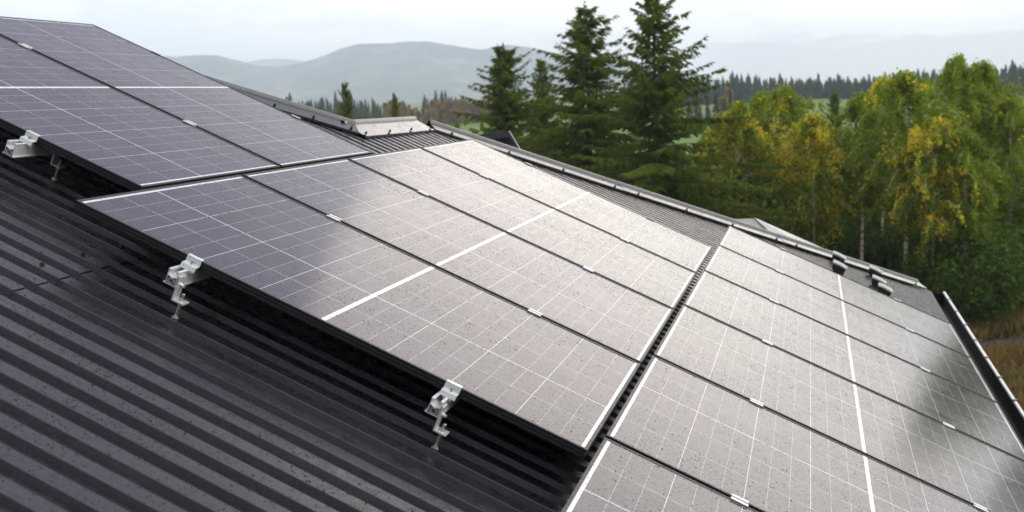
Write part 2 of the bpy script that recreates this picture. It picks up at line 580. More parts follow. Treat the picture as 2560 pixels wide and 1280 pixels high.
def make_end_clamp():
    """panel edge at local y=0, panel lies towards +y"""
    r = empty('end_clamp', (0, 0, 0), (0, TH, 0))
    b = MB(); h = 0.025
    prof = [(0.0095, 0.0012), (-0.0035, 0.0012), (-0.0060, -0.0185), (-0.0265, -0.0205), (-0.0300, -0.0335)]
    b.strip(prof, -0.0035, 0, -h, h)
    b.box(-h * 0.55, h * 0.55, -0.022, -0.005, -0.044, -0.0245)
    b.build('clamp_body', M_ALU, r, bevel=0.0006)
    c = MB()
    c.cyl((0.001, -0.0160, -0.0175), (0.001, -0.0160, -0.0085), 0.0062, seg=16)
    c.cyl((0.001, -0.0160, -0.0085), (0.001, -0.0160, -0.0080), 0.0034, seg=6, mi=1)
    c.build('bolt', [M_STEEL, M_RUBBER], r)
    return r


endfirst = None
ends = [(1, 1, 0, 'silver end clamp at the left border on the front edge of the top panel row'),
        (2, 0, 0, 'silver end clamp on the front edge of the middle row, left of the white band'),
        (2, 1, 0, 'silver end clamp on the front edge of the middle row, near the bottom centre'),
        (1, 0, 1, 'end clamp on the far edge of the top row, dark bump against the sky'),
        (1, 1, 1, 'bright end clamp on the far edge of the top row beside the hip cap'),
        (2, 0, 1, 'small end clamp on the far edge of the middle row near the gable'),
        (2, 1, 1, 'bright end clamp on the far edge of the middle row amid the ribs'),
        (3, 0, 1, 'bright end clamp on the far edge of the bottom row, left of the snow guards'),
        (3, 1, 1, 'bright end clamp on the far edge of the bottom row, right of the snow guards')]
for row, k, far, lab in ends:
    o = make_end_clamp() if endfirst is None else copy_tree(endfirst)
    endfirst = endfirst or o
    cnt = {1: 2, 2: 4, 3: 6}[row]
    v = row_v(row) + (cnt * W + (cnt - 1) * G if far else 0)
    o.location = PW(RU[row][k] + (0.012 if not far else 0), v, 0)
    if far:
        from mathutils import Matrix
        o.rotation_euler = (Matrix.Rotation(TH, 3, 'Y') @ Matrix.Rotation(math.pi, 3, 'Z')).to_euler()
    else:
        o.rotation_euler = (0, TH, 0)
    tag(o, lab, 'clamp', 'end clamps on the panel edges')


def rail_mesh(y0, y1):
    b = MB(); t = 0.0022
    top, bot, hw = -0.0315, -0.0800, 0.0175
    for s in (-1, 1):
        def bx(xa, xb, za, zb):
            xs = sorted((s * xa, s * xb)); b.box(xs[0], xs[1], y0, y1, za, zb)
        bx(hw - t, hw, bot + t + 0.0002, top - t - 0.0002)         # side wall
        bx(hw - 0.0075, hw + 0.0010, top - t, top)                  # lip
        bx(hw - 0.0075, hw - 0.0055, top - 0.0075, top - t - 0.0002)
        bx(hw + 0.0002, hw + 0.0060, bot, bot + 0.0032)             # foot flange
    b.box(-hw, hw, y0, y1, bot, bot + t)
    b.prism([(-hw + t, -0.0500), (0, -0.0555), (hw - t, -0.0500), (hw - t, -0.0525), (0, -0.0580), (-hw + t, -0.0525)], 1, y0, y1)
    # round chamber below the slot
    n = 12; ro, ri = 0.0112, 0.0096; zc = -0.0692 + 0.0018
    for i in range(n):
        a0, a1 = 2 * math.pi * i / n, 2 * math.pi * (i + 1) / n
        q = [(ro * math.cos(a0), zc + ro * math.sin(a0) * 0.82), (ro * math.cos(a1), zc + ro * math.sin(a1) * 0.82),
             (ri * math.cos(a1), zc + ri * math.sin(a1) * 0.82), (ri * math.cos(a0), zc + ri * math.sin(a0) * 0.82)]
        b.prism(q, 1, y0, y1)
    return b


raillabels = {(1, 0): 'aluminium rail under the upper half of the top panel row', (1, 1): 'aluminium rail with open slotted end under the front clamp of the top row',
              (2, 0): 'aluminium rail with open slotted end at the left clamp of the middle row', (2, 1): 'aluminium rail with open slotted end at the bottom centre clamp',
              (3, 0): 'aluminium rail under the upper half of the bottom panel row', (3, 1): 'aluminium rail under the lower half of the bottom row near the gutter'}
for (row, k), lab in raillabels.items():
    cnt = {1: 2, 2: 4, 3: 6}[row]
    lo = {1: -0.088, 2: -0.086, 3: -0.05}[row]
    ln = cnt * W + (cnt - 1) * G + 0.05
    o = rail_mesh(lo, ln).build('mounting_rail', M_ALU2, None, PW(RU[row][k], row_v(row), 0), (0, TH, 0), bevel=0)
    tag(o, lab, 'rail', 'rails under the panels')


def make_bracket():
    """origin: rail centre line; foot towards +x"""
    r = empty('roof_bracket', (0, 0, 0), (0, TH, 0))
    b = MB()
    x0 = 0.0200; t = 0.0055; y0, y1 = -0.019, 0.019
    b.prism([(x0, -0.0430), (x0 + t, -0.0430), (x0 + t, -0.1215 + t), (x0 + 0.042, -0.1215 + t), (x0 + 0.042, -0.1215), (x0, -0.1215)], 1, y0, y1)
    b.build('angle_foot', M_ALU, r, bevel=0.0008)
    c = MB()
    c.cyl((x0 + t, 0.002, -0.072), (x0 + t + 0.0015, 0.002, -0.072), 0.0085, seg=16)
    c.cyl((x0 + t + 0.0015, 0.002, -0.072), (x0 + t + 0.0085, 0.002, -0.072), 0.0068, seg=6)
    c.cyl((x0 + t + 0.0085, 0.002, -0.072), (x0 + t + 0.0135, 0.002, -0.072), 0.004, seg=10)
    c.build('side_bolt', M_STEEL, r)
    c = MB(); bx = x0 + 0.024
    c.cyl((bx, 0, NR - 0.004), (bx, 0, -0.094), 0.0047, seg=12)
    c.cyl((bx, 0, -0.094), (bx, 0, -0.0925), 0.0047, 0.0030, seg=12)
    c.build('threaded_rod', M_STEEL, r)
    c = MB()
    c.cyl((bx, 0, -0.1160), (bx, 0, -0.1142), 0.0100, seg=18)
    c.cyl((bx, 0, -0.1142), (bx, 0, -0.1080), 0.0080, seg=6)
    c.cyl((bx, 0, -0.1300), (bx, 0, -0.1218), 0.0080, seg=6)
    c.build('nut', M_STEEL, r)
    c = MB()
    c.cyl((bx, 0, NR + 0.0048), (bx, 0, NR + 0.0100), 0.0085, seg=6)
    c.cyl((bx, 0, NR + 0.0022), (bx, 0, NR + 0.0046), 0.0125, seg=20)
    c.cyl((bx, 0, NR - 0.001), (bx, 0, NR + 0.0020), 0.0140, 0.0125, seg=20, mi=1)
    c.build('washer', [M_STEEL, M_RUBBER], r)
    return r


bfirst = None
for row, k, v, lab in ((1, 1, 0.572, 'roof bracket in shadow below the top row, threaded rod into the roof'),
                       (2, 0, -0.066, 'bright angle bracket on a threaded rod below the left clamp of the middle row'),
                       (2, 1, -0.068, 'bright angle bracket on a threaded rod below the bottom centre clamp')):
    o = make_bracket() if bfirst is None else copy_tree(bfirst)
    bfirst = bfirst or o
    o.location = PW(RU[row][k], v, 0)
    tag(o, lab, 'bracket', 'brackets carrying the rails')

# ------------------------------------------------------------------ house
house = empty('house', (0, 0, ZG))
tag(house, 'house with dark ribbed steel hip roof carrying the solar panels', 'house')


def hpart(mb, name, mat, parent=None, roofspace=True, **kw):
    p = parent or house
    o = mb.build(name, mat, p, (0, 0, -ZG) if p is house else (0, 0, 0), (0, TH, 0) if roofspace and p is house else (0, 0, 0), **kw)
    return o


PITCH, PH = 0.1058, -0.513
U_EAVE = 3.765
U_TOP = -2.36


def u_start(v):
    """upper end of the ribs: main ridge, upper hip, small ridge, lower hip"""
    if v <= 2.42: return U_TOP
    if v <= 4.06: return min(U_TOP + (v - 2.42) * 1.02, -0.60)
    if v <= 5.22: return -0.60
    return -0.60 + (v - 5.22) / 0.83


def rib_sheet(ua, ub, dn, vmin, vmax, seg=1):
    b = MB()
    prof = [(0.0, -0.019), (0.0095, -0.0014), (0.0115, 0.0), (0.0610, 0.0), (0.0630, -0.0014), (0.0725, -0.019)]
    k0 = int(math.floor((vmin - PH) / PITCH)); k1 = int(math.ceil((vmax - PH) / PITCH))
    cols = []
    for k in range(k0, k1 + 1):
        for dv, dn_ in prof:
            v = PH - 0.0075 + k * PITCH + dv
            if v < vmin or v > vmax: continue
            a = max(ua, u_start(v)); e = ub
            if a >= e - 0.005: continue
            cols.append((v, a, e, NR + dn_ + dn))
    vs = []; fs = []
    m = seg + 1
    for (v, a, e, n) in cols:
        for j in range(m): vs.append((a + (e - a) * j / seg, v, n))
    for i in range(len(cols) - 1):
        for j in range(seg):
            fs.append((i * m + j, i * m + j + 1, (i + 1) * m + j + 1, (i + 1) * m + j))
    # thin edge at the lower end
    base = len(vs)
    for (v, a, e, n) in cols: vs.append((e, v, n - 0.0012))
    for i in range(len(cols) - 1):
        fs.append((i * m + seg, base + i, base + i + 1, (i + 1) * m + seg))
    b.add(vs, fs)
    return b


SEAM = 0.142
hpart(rib_sheet(U_TOP, SEAM, 0.0034, -6.0, 9.0), 'roof_sheet', M_ROOF)['label'] = 'upper ribbed sheet'
hpart(rib_sheet(SEAM - 0.12, U_EAVE, 0.0, -6.0, 9.0), 'roof_sheet', M_ROOF)['label'] = 'lower ribbed sheet'


sheet_up = [o for o in house.children if o.get('label') == 'upper ribbed sheet'][0]
for k in range(-3, 8, 2):
    c = MB(); v = PH - 0.0075 + k * PITCH + 0.04; u = 0.056 + 0.003 * math.sin(k * 2.1)
    c.cyl((u, v, NR + 0.003), (u, v, NR + 0.0062), 0.0085, seg=14); c.cyl((u, v, NR + 0.0062), (u, v, NR + 0.0120), 0.0052, seg=6)
    c.build('screw', M_RUBBER, sheet_up)


def roof_drops(sheet, ua, ub, dn, n):
    u = RS.uniform(ua, ub, n)
    k = RS.randint(int((-1.9 - PH) / PITCH), int((0.9 - PH) / PITCH), n)
    v = PH - 0.0075 + k * PITCH + RS.uniform(0.014, 0.059, n)
    cl = 0.5 + 0.5 * np.sin(u * 9 + v * 5 + 2 * np.sin(v * 11))
    keep = RS.uniform(0, 1, n) < 0.25 + 0.75 * cl
    u, v = u[keep], v[keep]
    rad = np.clip(RS.lognormal(math.log(0.0014), 0.45, len(u)), 0.0008, 0.0046)
    drops_mesh('raindrops', np.c_[u, v], rad, M_WATERD, sheet, NR + dn)


roof_drops([o for o in house.children if o.get('label') == 'upper ribbed sheet'][0], -1.6, SEAM - .01, 0.0034, 22000)
roof_drops([o for o in house.children if o.get('label') == 'lower ribbed sheet'][0], SEAM + .01, 2.4, 0.0, 34000)


def cap(p0, p1, side, wdt, n_lo, n_hi, parent_label, ends=0.0):
    """side: unit (u,v) direction from the visible rim to the ridge line"""
    sd = Vector((side[0], side[1], 0)).normalized()
    b = MB()
    prof = [(-0.002, n_lo - 0.012), (0.0, n_lo), (wdt * 0.30, n_lo + (n_hi - n_lo) * 0.32), (wdt * 0.62, n_lo + (n_hi - n_lo) * 0.66), (wdt * 0.86, n_lo + (n_hi - n_lo) * 0.93),
            (wdt * 0.90, n_hi + 0.011), (wdt * 0.96, n_hi + 0.018), (wdt * 1.03, n_hi + 0.018), (wdt * 1.09, n_hi + 0.010), (wdt * 1.14, n_hi - 0.004), (wdt * 1.6, n_hi - 0.10), (wdt * 2.1, n_hi - 0.20)]
    q0 = Vector((p0[0], p0[1], 0)); q1 = Vector((p1[0], p1[1], 0))
    vs = []
    for q in (q0, q1):
        for a, n in prof:
            p = q + sd * a; vs.append((p.x, p.y, n))
    m = len(prof)
    fs = [(i, i + 1, m + i + 1, m + i) for i in range(m - 1)]
    # end faces so that the flashing has thickness
    e = 0.0016
    base = len(vs)
    for q in (q0, q1):
        for a, n in prof:
            p = q + sd * a; vs.append((p.x, p.y, n - e))
    fs += [(base + i + 1, base + i, base + m + i, base + m + i + 1) for i in range(m - 1)]
    for off in (0, m):
        fs += [(off + i, base + off + i, base + off + i + 1, off + i + 1) for i in range(m - 1)]
    b.add(vs, fs)
    return b


def screws(parent, p0, p1, side, n, cnt, t0=0.04, t1=0.96, off=0.02):
    sd = Vector((side[0], side[1], 0)).normalized()
    for i in range(cnt):
        t = t0 + (t1 - t0) * i / max(cnt - 1, 1)
        x = p0[0] + (p1[0] - p0[0]) * t + sd.x * off; y = p0[1] + (p1[1] - p0[1]) * t + sd.y * off
        c = MB(); c.cyl((x, y, n - 0.004), (x, y, n + 0.003), 0.0095, seg=12); c.cyl((x, y, n + 0.003), (x, y, n + 0.013), 0.0062, seg=6)
        c.build('screw', M_RUBBER, parent)


hd = Vector((1.0, 0.83)).normalized(); hs = (-hd.y, hd.x)
# upper hip, small ridge, lower hip
h1a, h1b = (-1.86, 2.50), (-0.52, 3.80)
o = hpart(cap(h1a, h1b, hs, 0.145, -0.152, -0.130, ''), 'hip_cap', M_CAP, smooth_a=30); o['label'] = 'dark hip flashing behind the top panel row'
screws(o, h1a, h1b, hs, -0.143, 4, 0.55, 0.97)
ra, rb = (-0.475, 3.80), (-0.455, 5.16)
o = hpart(cap(ra, rb, (-1, 0), 0.175, -0.155, -0.142, ''), 'ridge_cap', M_CAP, smooth_a=30); o['label'] = 'short bright ridge flashing with dark screws'
screws(o, ra, rb, (-1, 0), -0.146, 4, 0.03, 0.97)
l0, l1 = (-0.46, 5.20), (3.70, 8.66)
ld = Vector((l1[0] - l0[0], l1[1] - l0[1])).normalized(); ls = (-ld.y, ld.x)
for (ta, tb, dn, lab) in ((0.0, 0.335, 0.0, 'upper length of hip flashing'), (0.325, 0.665, 0.002, 'middle length of hip flashing'), (0.655, 1.0, 0.004, 'lower length of hip flashing, squared end at the gutter')):
    a = (l0[0] + (l1[0] - l0[0]) * ta, l0[1] + (l1[1] - l0[1]) * ta); e = (l0[0] + (l1[0] - l0[0]) * tb, l0[1] + (l1[1] - l0[1]) * tb)
    o = hpart(cap(a, e, ls, 0.155, -0.154 + dn, -0.141 + dn, ''), 'hip_cap', M_CAP, smooth_a=30); o['label'] = lab
    screws(o, a, e, ls, -0.150 + dn, 4, 0.08, 0.92)
# main ridge
ma, mb_ = (-2.20, -6.0), (-2.20, 2.36)
hpart(cap(ma, mb_, (-1, 0), 0.16, -0.160, -0.135, ''), 'ridge_cap', M_CAP, smooth_a=30)['label'] = 'main ridge flashing'

# roof planes turned away from the camera, walls, eaves board
def W3(u, v, n=0.0): return PW(u, v, n)
b = MB()
c_, s_ = math.cos(TH), math.sin(TH)
rz = W3(U_TOP, 0, NR - 0.02); rx = rz[0]
lowz = W3(U_EAVE, 0, NR - 0.02)[2]
xe = W3(U_EAVE, 0, NR - 0.02)[0]
xb = rx - (xe - rx)
r2 = W3(-0.60, 0, NR - 0.02)
b.add([(rx, -6, rz[2]), (rx, 2.42, rz[2]), (xb, 8.7, lowz), (xb, -6, lowz)], [(0, 1, 2, 3)])          # back slope
b.add([(rx, 2.42, rz[2] - .01), (r2[0], 4.06, r2[2] - .01), (r2[0], 5.22, r2[2] - .01), (xe, 8.7, lowz - .01), (xb, 8.7, lowz - .01)], [(0, 1, 4), (1, 2, 3), (1, 3, 4)])
o = b.build('rear_roof', M_ROOF, house, (0, 0, -ZG)); o['label'] = 'roof planes behind the ridge and hips'
b = MB()
b.box(xb + 0.5, xe - 0.45, -5.6, 8.2, ZG - 0.3, lowz - 0.05)
b.build('wall', M_WALL, house, (0, 0, -ZG))
b = MB()
b.box(xe - 0.035, xe - 0.005, -6, 8.72, lowz - 0.19, lowz - 0.004)
b.build('fascia', M_TRIM, house, (0, 0, -ZG))

# gutter: open trough along the eave with hooks
gut = empty('gutter', (0, 0, 0)); gut.parent = house
gut.location = (0, 0, -ZG)
gx0, gx1 = xe + 0.010, xe + 0.128
gz = lowz + 0.000
b = MB()
gp = [(gx0, gz - 0.015), (gx0 + 0.004, gz - 0.085), (gx0 + 0.025, gz - 0.112), (gx0 + 0.06, gz - 0.120), (gx1 - 0.02, gz - 0.108), (gx1 - 0.004, gz - 0.075), (gx1, gz + 0.002)]
b.strip(gp, 0.0016, 1, -6.0, 8.78)
b.box(gx0, gx1, 8.7802, 8.784, gz - 0.115, gz - 0.002)
b.build('trough', M_TROUGH, gut, smooth_a=40)
b = MB()
n = 12
ring = [(gx1 - 0.002 + 0.013 * math.cos(a), gz + 0.008 + 0.011 * math.sin(a)) for a in [2 * math.pi * i / n for i in range(n)]]
b.prism(ring, 1, -6.0, 8.79)
b.build('rolled_lip', M_LIP, gut, smooth_a=60)
for i in range(13):
    y = 8.35 - i * 0.62
    b = MB()
    b.strip([(gx1 - 0.020, gz + 0.004), (gx1 - 0.012, gz + 0.020), (gx1 + 0.012, gz + 0.021), (gx1 + 0.018, gz + 0.004), (gx1 + 0.013, gz - 0.012)], 0.0025, 1, y - 0.013, y + 0.013)
    b.build('gutter_hook', M_TRIM, gut)

# gabled wing whose verge shows above the lower hip
def tri_wing():
    """cross gable further back: gable end faces the camera side"""
    yv = 11.0
    apex = at(1273, 327, yv + 3.2)
    y = apex[1]
    left = at(1120, 349, 14.2 * 1.0)
    hfall = lambda a: a
    w = empty('gable', (0, 0, -ZG)); w.parent = house
    # verge boards follow the two rakes
    k_l = at(1150, 342, math.hypot(apex[0] - CAM[0], apex[1] - CAM[1]) * 1.01)
    k_r = at(1318, 398, math.hypot(apex[0] - CAM[0], apex[1] - CAM[1]) * 1.0)
    ax, az_ = apex[0], apex[2]
    ml = (k_l[2] - az_) / (k_l[0] - ax); mr = (k_r[2] - az_) / (k_r[0] - ax)
    lx, rx_ = ax - 2.2, ax + 0.62
    th = 0.075
    zl, zr = az_ + ml * (lx - ax), az_ + mr * (rx_ - ax)
    b = MB()
    b.prism([(lx, zl), (ax, az_), (ax, az_ - th), (lx, zl - th)], 1, y - 0.02, y + 0.02)
    b.prism([(ax + .0005, az_), (rx_, zr), (rx_ - 0.03, zr - 0.005 - th * .4), (ax + .0005, az_ - th * 1.0)], 1, y - 0.021, y + 0.02)
    b.build('verge_board', M_TRIMLIP, w)
    b = MB()
    bx, by, bz = -0.95, 2.6, -0.42   # the wing runs back and away to the left
    b.add([(lx, y + 0.021, zl), (ax, y + 0.021, az_ - .002), (rx_, y + 0.021, zr), (rx_ + bx, y + by, zr + bz), (ax + bx, y + by, az_ + bz), (lx + bx, y + by, zl + bz)], [(0, 1, 4, 5), (1, 2, 3, 4)])
    b.build('gable_roof', M_ROOF, w)
    b = MB()
    b.add([(lx, y + 0.16, zl - .03), (ax, y + 0.16, az_ - .03), (rx_ - .05, y + 0.16, zr - .03), (rx_ - .05, y + 0.16, ZG), (lx, y + 0.16, ZG)], [(0, 1, 2, 3, 4)])
    b.build('gable_wall', M_GWALL, w)
    return w


tri_wing()

def low_wing():
    """lower hipped porch roof beyond the far eave"""
    w = empty('porch_roof', (0, 0, -ZG)); w.parent = house
    D = 13.6
    A = at(1885, 546, D); Bp = at(1795, 549, D - 0.9); E = at(2180, 678, D - 1.2); E2 = at(2010, 640, D - 2.6)
    b = MB()
    K = at(1960, 612, D - 1.6)
    b.add([Bp, A, K, at(1800, 600, D - 2.2)], [(0, 1, 2, 3)])
    b.build('hip_face', M_TRIM, w)
    b = MB()
    up = np.array([0, 0, 0.012])
    b.add([A + up, E + up, at(2170, 700, D - 1.9) + up, at(1950, 606, D - 1.55) + up, ], [(0, 1, 2, 3)])
    b.add([A + up, E + up, E + np.array([0.3, 1.2, -0.6]), A + np.array([0.3, 1.2, -0.6])], [(0, 3, 2, 1)])
    b.build('porch_flashing', M_CAP, w)


low_wing()

# ------------------------------------------------------------------ snow guards
def make_guard():
    r = empty('snow_guard', (0, 0, 0), (0, TH, 0))
    # curved hood: x along slope, y across (towards the camera is -y)
    b = MB()
    nx, ny = 9, 5
    top = []; 
    for j in range(ny):
        for i in range(nx):
            x = -0.064 + 0.128 * i / (nx - 1); y = -0.052 + 0.085 * j / (ny - 1)
            z = 0.074 + 0.007 * math.sin(i / (nx - 1) * 2.6 + 0.4) - 0.006 * (i / (nx - 1)) + 0.010 * (j / (ny - 1)) - 0.004 * (1 if j == 0 else 0)
            top.append((x, y, z))
    fs = [(j * nx + i, j * nx + i + 1, (j + 1) * nx + i + 1, (j + 1) * nx + i) for j in range(ny - 1) for i in range(nx - 1)]
    n = len(top)
    bot = [(x, y, z - 0.011) for x, y, z in top]
    fs2 = [tuple(n + q for q in reversed(f)) for f in fs]
    rim = [i for i in range(nx)] + [j * nx + nx - 1 for j in range(1, ny)] + [(ny - 1) * nx + i for i in range(nx - 2, -1, -1)] + [j * nx for j in range(ny - 2, 0, -1)]
    fs3 = [(rim[i], n + rim[i], n + rim[(i + 1) % len(rim)], rim[(i + 1) % len(rim)]) for i in range(len(rim))]
    b.add(top + bot, fs + fs2 + fs3)
    b.build('hood', M_HOOD, r, smooth_a=50)
    b = MB()
    b.prism([(-0.058, 0.064), (0.060, 0.061), (0.056, 0.010), (0.036, 0.004), (-0.020, 0.0), (-0.050, 0.016)], 1, -0.044, 0.020)
    b.build('face_plate', M_GUARD, r, bevel=0.003)
    b = MB()
    b.box(0.047, 0.059, -0.046, -0.036, -0.018, 0.020)
    b.box(-0.05, 0.062, -0.040, 0.06, -0.0155, -0.0125)
    b.build('foot', M_GUARD, r)
    return r


M_HOOD = simple('sky_lit_hood', (0.36, 0.36, 0.32), 0.5, 0, 0.12, 30)  # pale tone paints the sky's reflection onto the hood top
gf = None
for px, py, lab in ((2090, 656, 'snow guard of the left pair that stands farther back'), (2091, 680, 'snow guard of the left pair that stands nearer the panels'),
                    (2181, 691, 'snow guard at the back of the right hand row of three'), (2189, 717, 'middle snow guard of the right hand row of three'),
                    (2204, 738, 'snow guard of the right hand row half sunk behind the panel edge')):
    o = make_guard() if gf is None else copy_tree(gf)
    gf = gf or o
    d = ray(px, py); cth, sth = math.cos(TH), math.sin(TH)
    nrm = np.array([sth, 0, cth])
    s = (NR - CAM @ nrm) / (d @ nrm)
    p = CAM + d * s
    o.location = p
    o.rotation_euler = (0, TH, 0)
    tag(o, lab, 'snow guard', 'snow guards on the roof')

# ------------------------------------------------------------------ ground, road, grass
def ground():
    rs = np.concatenate([[0.5], np.geomspace(6, 9000, 90)])
    na = 220
    vs = []; fs = []
    for r in rs:
        for k in range(na):
            a = 2 * math.pi * k / na
            x, y = CAM[0] + r * math.sin(a), CAM[1] + r * math.cos(a)
            vs.append((x, y, float(ground_z(x, y))))
    for i in range(len(rs) - 1):
        for k in range(na):
            k2 = (k + 1) % na
            fs.append((i * na + k, i * na + k2, (i + 1) * na + k2, (i + 1) * na + k))
    fs.append(tuple(range(na)))
    m, t, b = material('meadow')
    g = t.new('ShaderNodeNewGeometry').outputs['Position']
    big = t.noise(t.vm('MULTIPLY', g, (1, 1, 0)), 0.012, 3)
    mid = t.noise(g, 0.25, 5, 0.65)
    fine = t.noise(g, 3.0, 4, 0.7)
    green = t.mix(fine, C(0.07, 0.125, 0.025), C(0.15, 0.22, 0.05))
    tan = t.mix(fine, C(0.09, 0.07, 0.032), C(0.22, 0.165, 0.075))
    f = t.rng(t.m('ADD', t.m('MULTIPLY', big, 0.6), t.m('MULTIPLY', mid, 0.4)), 0.36, 0.52)
    # around the house the grass is dry
    dist = t.vm('LENGTH', t.vm('MULTIPLY', g, (1, 1, 0)), out=1)
    f = t.m('MULTIPLY', f, t.rng(dist, 45, 110, 0.25, 1.0))
    t.put(b.inputs['Base Color'], t.mix(f, tan, green)); b.inputs['Roughness'].default_value = 0.95; b.inputs['Specular IOR Level'].default_value = 0.1
    mb = MB(); mb.add(vs, fs)
    o = mb.build('ground', m, smooth_a=60)
    tag(o, kind='structure')


ground()


def road():
    p0, p1 = at(2405, 858, 30.2), at(2700, 828, 33.0)
    p0, p1 = np.array(p0), np.array(p1)
    d = (p1 - p0) / np.linalg.norm((p1 - p0)[:2]); s = np.array([-d[1], d[0], 0])
    b = MB(); n = 24
    m, t, bs = material('gravel')
    g = t.new('ShaderNodeNewGeometry').outputs['Position']
    t.put(bs.inputs['Base Color'], t.mix(t.noise(g, 5.0, 5, 0.7), C(0.022, 0.022, 0.021), C(0.07, 0.068, 0.062))); bs.inputs['Roughness'].default_value = 0.95; bs.inputs['Specular IOR Level'].default_value = 0.05
    vs = []; fs = []
    for i in range(n + 1):
        p = p0 + (p1 - p0) * (i / n) * 3.0 - d * 1.5
        wv = 0.75 + 0.12 * math.sin(i * 1.3)
        for k, sg in enumerate((-1, -0.4, 0.4, 1)):
            q = p + s * wv * sg
            vs.append((q[0], q[1], float(ground_z(q[0], q[1])) + (0.004 if abs(sg) == 1 else 0.03)))
    for i in range(n):
        for k in range(3): fs.append((i * 4 + k, i * 4 + k + 1, (i + 1) * 4 + k + 1, (i + 1) * 4 + k))
    b.add(vs, fs)
    tag(b.build('gravel_path', m, smooth_a=60), kind='structure')


road()


def grass():
    n = 26000
    pts = []
    while len(pts) < n:
        px = RS.uniform(2270, 2760); D = RS.uniform(23, 40)
        p = at(px, 500, D); pts.append((p[0], p[1]))
    pts = np.array(pts)
    # keep the path open
    p0, p1 = at(2405, 858, 30.2), at(2700, 828, 33.0)
    d = (p1 - p0)[:2] / np.linalg.norm((p1 - p0)[:2])
    rel = pts - p0[:2]
    off = np.abs(rel[:, 0] * -d[1] + rel[:, 1] * d[0])
    pts = pts[off > 0.7]
    n = len(pts)
    z = ground_z(pts[:, 0], pts[:, 1])
    cl = 0.5 + 0.5 * np.sin(pts[:, 0] * 0.9 + 1.3 * np.sin(pts[:, 1] * .7)) * np.sin(pts[:, 1] * 1.1)
    h = RS.uniform(0.18, 0.5, n) * (0.45 + 0.8 * cl)
    a = RS.uniform(0, 2 * math.pi, n); w = RS.uniform(0.02, 0.06, n)
    lean = RS.normal(0, 0.14, (n, 2))
    base = np.c_[pts, z - 0.02]
    v = np.zeros((n, 3, 3))
    v[:, 0] = base + np.c_[np.cos(a) * w, np.sin(a) * w, np.zeros(n)]
    v[:, 1] = base - np.c_[np.cos(a) * w, np.sin(a) * w, np.zeros(n)]
    v[:, 2] = base + np.c_[lean, h]
    o = quads_mesh('dry_grass', v, M_GRASS, 3, attr=RS.uniform(0, 1, n))
    o.color = (0.62, 0, 0, 1)
    tag(o, 'tall brown dry grass beside the gravel path below the gutter', 'grass', kind='stuff')


grass()

# ------------------------------------------------------------------ trees
def leaf_quads(c, size, rs, stretch=1.0, flat=0.0):
    """random oriented leaf quads about centres c (N,3)"""
    n = len(c)
    a = rs.normal(size=(n, 3)); a /= np.linalg.norm(a, axis=1)[:, None]
    h = rs.normal(size=(n, 3)); h -= a * np.sum(a * h, 1)[:, None]; h /= np.linalg.norm(h, axis=1)[:, None]
    s = (size * rs.uniform(0.6, 1.3, n))[:, None]
    v = np.zeros((n, 4, 3))
    v[:, 0] = c - a * s * stretch; v[:, 1] = c + h * s * 0.6; v[:, 2] = c + a * s * stretch; v[:, 3] = c - h * s * 0.6
    return v


def limb(b, pts, r0, r1, seg=6):
    n = len(pts)
    for i in range(n - 1):
        ra = r0 + (r1 - r0) * i / (n - 1); rb = r0 + (r1 - r0) * (i + 1) / (n - 1)
        b.cyl(pts[i], pts[i + 1], ra, rb, seg, cap=False)


